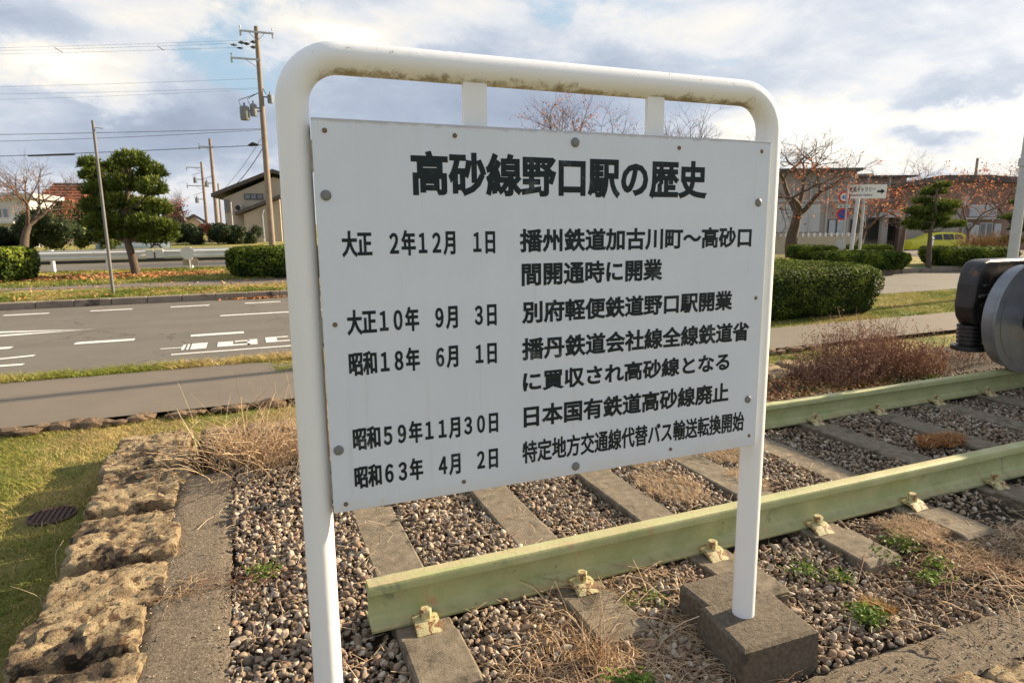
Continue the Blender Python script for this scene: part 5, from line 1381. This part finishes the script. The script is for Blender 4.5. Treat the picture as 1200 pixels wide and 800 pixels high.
class House:
    """box building with a facade frame: u along the front (metres), z up, v into the depth"""
    def __init__(s, name, label, pxl, pxr, d, rz, depth, base_drop=1.0, group=None):
        a = far(pxl, 290, d); s.o = np.array([a[0], a[1], 0.0]); s.u = np.array([math.cos(rz), math.sin(rz), 0]); s.v = np.array([-math.sin(rz), math.cos(rz), 0])
        r = ray(pxr, 290); # intersect the ray with the facade line
        A = np.array([[s.u[0], -r[0]], [s.u[1], -r[1]]]); t = np.linalg.solve(A, -s.o[:2]); s.W = t[0]; s.dep = depth; s.zb = -base_drop
        s.rz = rz; s.root = thing(name, label, 'building', s.o+np.array([0, 0, s.zb]), group)

    def U(s, px):
        r = ray(px, 290); A = np.array([[s.u[0], -r[0]], [s.u[1], -r[1]]]); return np.linalg.solve(A, -s.o[:2])[0]

    def Z(s, px, py):
        r = ray(px, py); A = np.array([[s.u[0], -r[0]], [s.u[1], -r[1]]]); t = np.linalg.solve(A, -s.o[:2]); return EYE+r[2]*t[1]

    def pt(s, u, v, z): return s.o+s.u*u+s.v*v+np.array([0, 0, z])

    def box(s, nm, m, u0, u1, v0, v1, z0, z1, parent=None):
        V = [s.pt(u, v, z) for z in (z0, z1) for v in (v0, v1) for u in (u0, u1)]
        return MB().add(V, [(0, 2, 3, 1), (4, 5, 7, 6), (0, 1, 5, 4), (2, 6, 7, 3), (0, 4, 6, 2), (1, 3, 7, 5)]).build(nm, m, parent or s.root)

    def poly(s, nm, m, pts, v0, v1, parent=None):
        k = len(pts); V = [s.pt(u, v0, z) for u, z in pts]+[s.pt(u, v1, z) for u, z in pts]
        F = [(i, (i+1) % k, k+(i+1) % k, k+i) for i in range(k)]+[tuple(range(k-1, -1, -1)), tuple(range(k, 2*k))]
        return MB().add(V, F).build(nm, m, parent or s.root)

    def win(s, pxa, pya, pxb, pyb, m='glass', frame='trim', nm='window', div=1):
        u0, u1 = s.U(pxa), s.U(pxb); z1, z0 = s.Z(pxa, pya), s.Z(pxa, pyb); f = s.box(nm, frame, u0, u1, -.06, .04, z0, z1)
        w = (u1-u0)/div; e = min(.07, abs(w)*.12)
        for k in range(div): s.box('pane', m, u0+w*k+e, u0+w*(k+1)-e, -.075, -.061, z0+.06, z1-.06, f)
        return f


# beige gabled house left of the sign
h = House('beige_house', 'beige two storey house with sloping dark roof beside the tall utility pole', 262, 352, 50, -.10, 8)
Zg = h.Z(262, 290)-.6
eL = h.Z(262, 229); rd = h.Z(326, 203); eR = h.Z(352, 212)
uL, uM, uR = h.U(262), h.U(326), h.U(352)
h.poly('wall', 'cream_wall', [(uL+.3, Zg), (uR, Zg), (uR, eR-.2), (uM, rd-.3), (uL+.3, eL-.2)], 0, 7)
h.poly('roof', 'dark_roof', [(uL-.5, eL-.15), (uM, rd), (uM, rd+.28), (uL-.5, eL+.12)], -.5, 7.4); h.poly('roof', 'dark_roof', [(uM, rd), (uR+.5, eR-.15), (uR+.5, eR+.12), (uM, rd+.28)], -.5, 7.4)
h.win(291, 227, 313, 234, 'glass', 'dark_roof', div=3); h.win(267, 234, 273, 249, 'glass', 'brown_wall', div=2)
z1, z2 = h.Z(283, 251), h.Z(333, 231); u1, u2 = h.U(281), h.U(334)
h.poly('porch_roof', 'dark_roof', [(u1, z1-.1), (u2, z2-.1), (u2, z2+.14), (u1, z1+.14)], -1.6, -.02)
h.poly('porch_wall', 'cream_wall', [(u1+.6, Zg), (u2-.1, Zg), (u2-.1, z2-.2), (u1+.6, z1-.0)], -1.2, -.03)
h.win(305, 264, 316, 275, 'door_dark', 'dark_roof')
ac = h.box('air_conditioner', 'white_wall', h.U(280), h.U(288), -.5, -.05, h.Z(282, 247), h.Z(282, 240)); 
f = h.o; c_ = h.pt(h.U(283.6), -.53, h.Z(284, 243.5)); MB().lathe([(.2, -.01), (.2, .01)], tuple(c_), 20, 'Y').build('fan_grille', 'door_dark', ac)
MB().tube([h.pt(h.U(279), -2.2, Zg), h.pt(h.U(279), -2.2, h.Z(279, 238))], .04, 8).build('mast', 'white_wall', h.root)
MB().tube([h.pt(h.U(313), -1.4, Zg), h.pt(h.U(312), -1.4, h.Z(312, 252)), h.pt(h.U(314), -1.4, h.Z(314, 246))], .06, 8).build('drain_pipe', 'car_lime' if False else 'galv', h.root)
h.box('entry_wall', 'cream_wall', h.U(298), h.U(313), -2.4, -2.2, Zg, h.Z(300, 279))
# small cream house
h = House('cream_house', 'small cream house in the distance between the pine and the utility poles', 217, 240, 70, .05, 7)
zt = h.Z(217, 262); zr = h.Z(232, 254)
h.poly('wall', 'cream_wall', [(0, h.Z(217, 292)), (h.W, h.Z(217, 292)), (h.W, zt), (h.U(231), zr), (0, zt)], 0, 6); h.win(225, 266, 230, 275); h.win(232, 267, 236, 275)
h.poly('roof', 'dark_roof', [(-.4, zt-.1), (h.U(231), zr), (h.U(231), zr+.3), (-.4, zt+.25)], -.4, 6.3); h.poly('roof', 'dark_roof', [(h.U(231), zr), (h.W+.4, zt-.1), (h.W+.4, zt+.25), (h.U(231), zr+.3)], -.4, 6.3)
# dark grey house behind pine
h = House('grey_roofed_house', 'dark grey roofed house glimpsed right of the pine', 196, 214, 66, .0, 7)
h.box('wall', 'grey_wall', 0, h.W, 0, 6, h.Z(196, 292), h.Z(196, 258)); h.poly('roof', 'dark_roof', [(-.5, h.Z(196, 259)), (h.W+.5, h.Z(196, 259)), (h.W*.8, h.Z(196, 245)), (.3, h.Z(196, 245))], -.4, 6.4)
# red roofed house behind the left trees
h = House('red_roofed_house', 'low house with a red brown tiled roof behind the left bushes', 42, 100, 46, .0, 8)
zt = h.Z(42, 246); h.box('wall', 'cream_wall', 0, h.W, 0, 8, h.Z(42, 292), zt)
V = [h.pt(-.6, -.7, zt-.1), h.pt(h.W+.6, -.7, zt-.1), h.pt(h.W-.4, 3.5, h.Z(70, 222)+.5), h.pt(.8, 3.5, h.Z(70, 222)+.5), h.pt(-.6, 8.5, zt-.1), h.pt(h.W+.6, 8.5, zt-.1)]
rf = MB().add(V, [(0, 1, 2, 3), (3, 2, 5, 4), (0, 3, 4), (1, 5, 2), (0, 4, 5, 1)]).build('roof', 'red_roof', h.root)
for k in range(1, 9):
    t = k/9; a = V[0]*(1-t)+V[3]*t; b = V[1]*(1-t)+V[2]*t; n = np.array([0, -.03, .05]); MB().tube([a+n, b+n], .05, 5).build('tile_row', 'red_roof', rf)
MB().tube([V[3], V[2]], .14, 8).build('ridge', 'dark_roof', rf)
h.win(60, 262, 72, 276); h.win(80, 262, 92, 276)
# gabled roof piece right of it
h = House('grey_gabled_house', 'grey gabled house half hidden by the pine at its left side', 94, 124, 52, .0, 7)
zl, zr = h.Z(94, 234), h.Z(118, 217)
h.poly('wall', 'cream_wall', [(0, h.Z(94, 292)), (h.W, h.Z(94, 292)), (h.W, zr-.4), (h.U(118), zr-.3), (0, zl-.3)], 0, 6); h.poly('roof', 'dark_roof', [(-.8, zl-.3), (h.U(118), zr), (h.U(118), zr+.25), (-.8, zl)], -.5, 6.5); h.poly('roof', 'dark_roof', [(h.U(118), zr), (h.W+2, zr-1.6), (h.W+2, zr-1.3), (h.U(118), zr+.25)], -.5, 6.5)
# white flat house at left edge
h = House('white_house', 'pale flat roofed house at the left edge behind the bare cherry tree', -12, 41, 40, .0, 7)
h.box('wall', 'white_wall', 0, h.W, 0, 7, h.Z(0, 295), h.Z(0, 232)); h.box('roof', 'trim', -.4, h.W+.4, -.5, 7.3, h.Z(0, 232)+.003, h.Z(0, 226)); h.win(2, 244, 16, 256, div=2); h.win(2, 268, 14, 280, div=2); h.box('canopy', 'trim', -.2, h.W*.7, -.9, -.0, h.Z(0, 262), h.Z(0, 260))

# right side: grey hall, brown house, wall with fence
h = House('grey_hall', 'big grey beige public hall behind the cherry trees', 905, 1058, 50, -.45, 18)
Zg = h.Z(940, 300)-.8; zA = h.Z(930, 216); zB = h.Z(985, 193); zC = h.Z(1052, 205)
h.box('wall', 'grey_wall', h.U(880), h.U(997), 0, 16, Zg, h.Z(985, 201)); h.box('wing', 'grey_wall', h.U(997)+.02, h.W, .4, 14, Zg, h.Z(1040, 208))
h.box('eaves', 'dark_roof', h.U(876), h.U(999), -.7, 16.4, h.Z(985, 201)+.01, h.Z(985, 197.5)); h.box('eaves', 'dark_roof', h.U(999)+.02, h.W+.5, -.2, 14.4, h.Z(1040, 208)+.01, h.Z(1040, 205.5))
h.box('wall_panel', 'white_wall', h.U(908), h.U(958), -.05, -.003, h.Z(930, 272), h.Z(930, 240))
h.box('tower', 'grey_wall', h.U(1026), h.U(1046), 4, 9, h.Z(1040, 214), h.Z(1040, 199))
h.win(968, 257, 987, 277, 'curtain', 'dark_roof', div=2); h.win(994, 257, 1002, 277, 'door_dark', 'dark_roof'); en = h.win(1014, 256, 1045, 281, 'door_dark', 'dark_roof', nm='entrance', div=2)
h.box('pillar', 'grey_wall', h.U(1021), h.U(1028), -1.3, -.9, Zg, h.Z(1024, 254)); h.poly('canopy', 'trim', [(h.U(1018), h.Z(1018, 255)), (h.U(1046), h.Z(1046, 255)), (h.U(1040), h.Z(1040, 246)), (h.U(1024), h.Z(1024, 246))], -1.5, -.02)
for px in (925, 945, 965, 990, 1010, 1035): h.box('downpipe', 'trim', h.U(px)-.05, h.U(px)+.05, -.12, -.02, Zg, h.Z(px, 215 if px < 960 else 208))
h.box('band', 'trim', h.U(880), h.W, -.06, -.005, h.Z(985, 236), h.Z(985, 234)); h.win(930, 240, 940, 252, 'curtain', 'trim', div=2); h.win(950, 222, 960, 231, 'glass', 'trim', div=2); h.win(1003, 218, 1016, 228, 'glass', 'trim', div=2)
w = House('block_wall', 'cream garden wall topped by a dotted white fence behind the signs', 895, 1012, 40, -.45, .3)
w.root['category'] = 'wall'
w.box('wall', 'cream_wall', w.U(860), w.W, 0, .2, w.Z(950, 302)-.5, w.Z(950, 277)); u = w.U(900)
fz = w.Z(950, 273)
while u < w.W:
    w.box('fence_post', 'sign_white', u, u+.10, .05, .12, w.Z(950, 277), fz); u += .34
w.box('fence_rail', 'trim', w.U(870), w.W, .07, .10, fz-.12, fz-.06)
h = House('brown_house', 'brown two storey building with white curtained windows right of the small pine', 1052, 1235, 48, -.75, 14)
Zg = h.Z(1100, 300)-.9
h.poly('wall', 'brown_wall', [(0, Zg), (h.W, Zg), (h.W, h.Z(1200, 222)), (h.U(1150), h.Z(1150, 213)), (h.U(1095), h.Z(1095, 213)), (0, h.Z(1052, 221))], 0, 12)
h.poly('roof', 'dark_roof', [(-.6, h.Z(1052, 221)), (h.U(1095), h.Z(1095, 213)+.02), (h.U(1150), h.Z(1150, 213)+.02), (h.W+.5, h.Z(1200, 222)), (h.W+.5, h.Z(1200, 222)+.35), (h.U(1150), h.Z(1150, 213)+.42), (h.U(1095), h.Z(1095, 213)+.42), (-.6, h.Z(1052, 221)+.35)], -.6, 12.4)
h.box('grey_panel', 'grey_wall', h.U(1054), h.U(1121), -.05, -.004, Zg, h.Z(1080, 240)); h.win(1120, 230, 1130, 241, 'curtain'); h.win(1131, 240, 1148, 254, 'curtain', div=2); h.win(1148.5, 240, 1163, 254, 'curtain', div=2)
h.win(1125, 261, 1136, 281, 'glass', div=1); h.win(1136.5, 264, 1144, 284, 'curtain', 'sign_white', nm='door'); h.win(1145, 261, 1160, 281, 'glass', div=2); h.win(1162, 262, 1170, 278, 'curtain'); h.box('sill', 'trim', h.U(1126), h.U(1166), -.35, -.07, h.Z(1140, 257), h.Z(1140, 255))
h.win(1185, 240, 1197, 254, 'glass', div=2); h.win(1180, 262, 1196, 280, 'glass', div=2)
print('scene built')
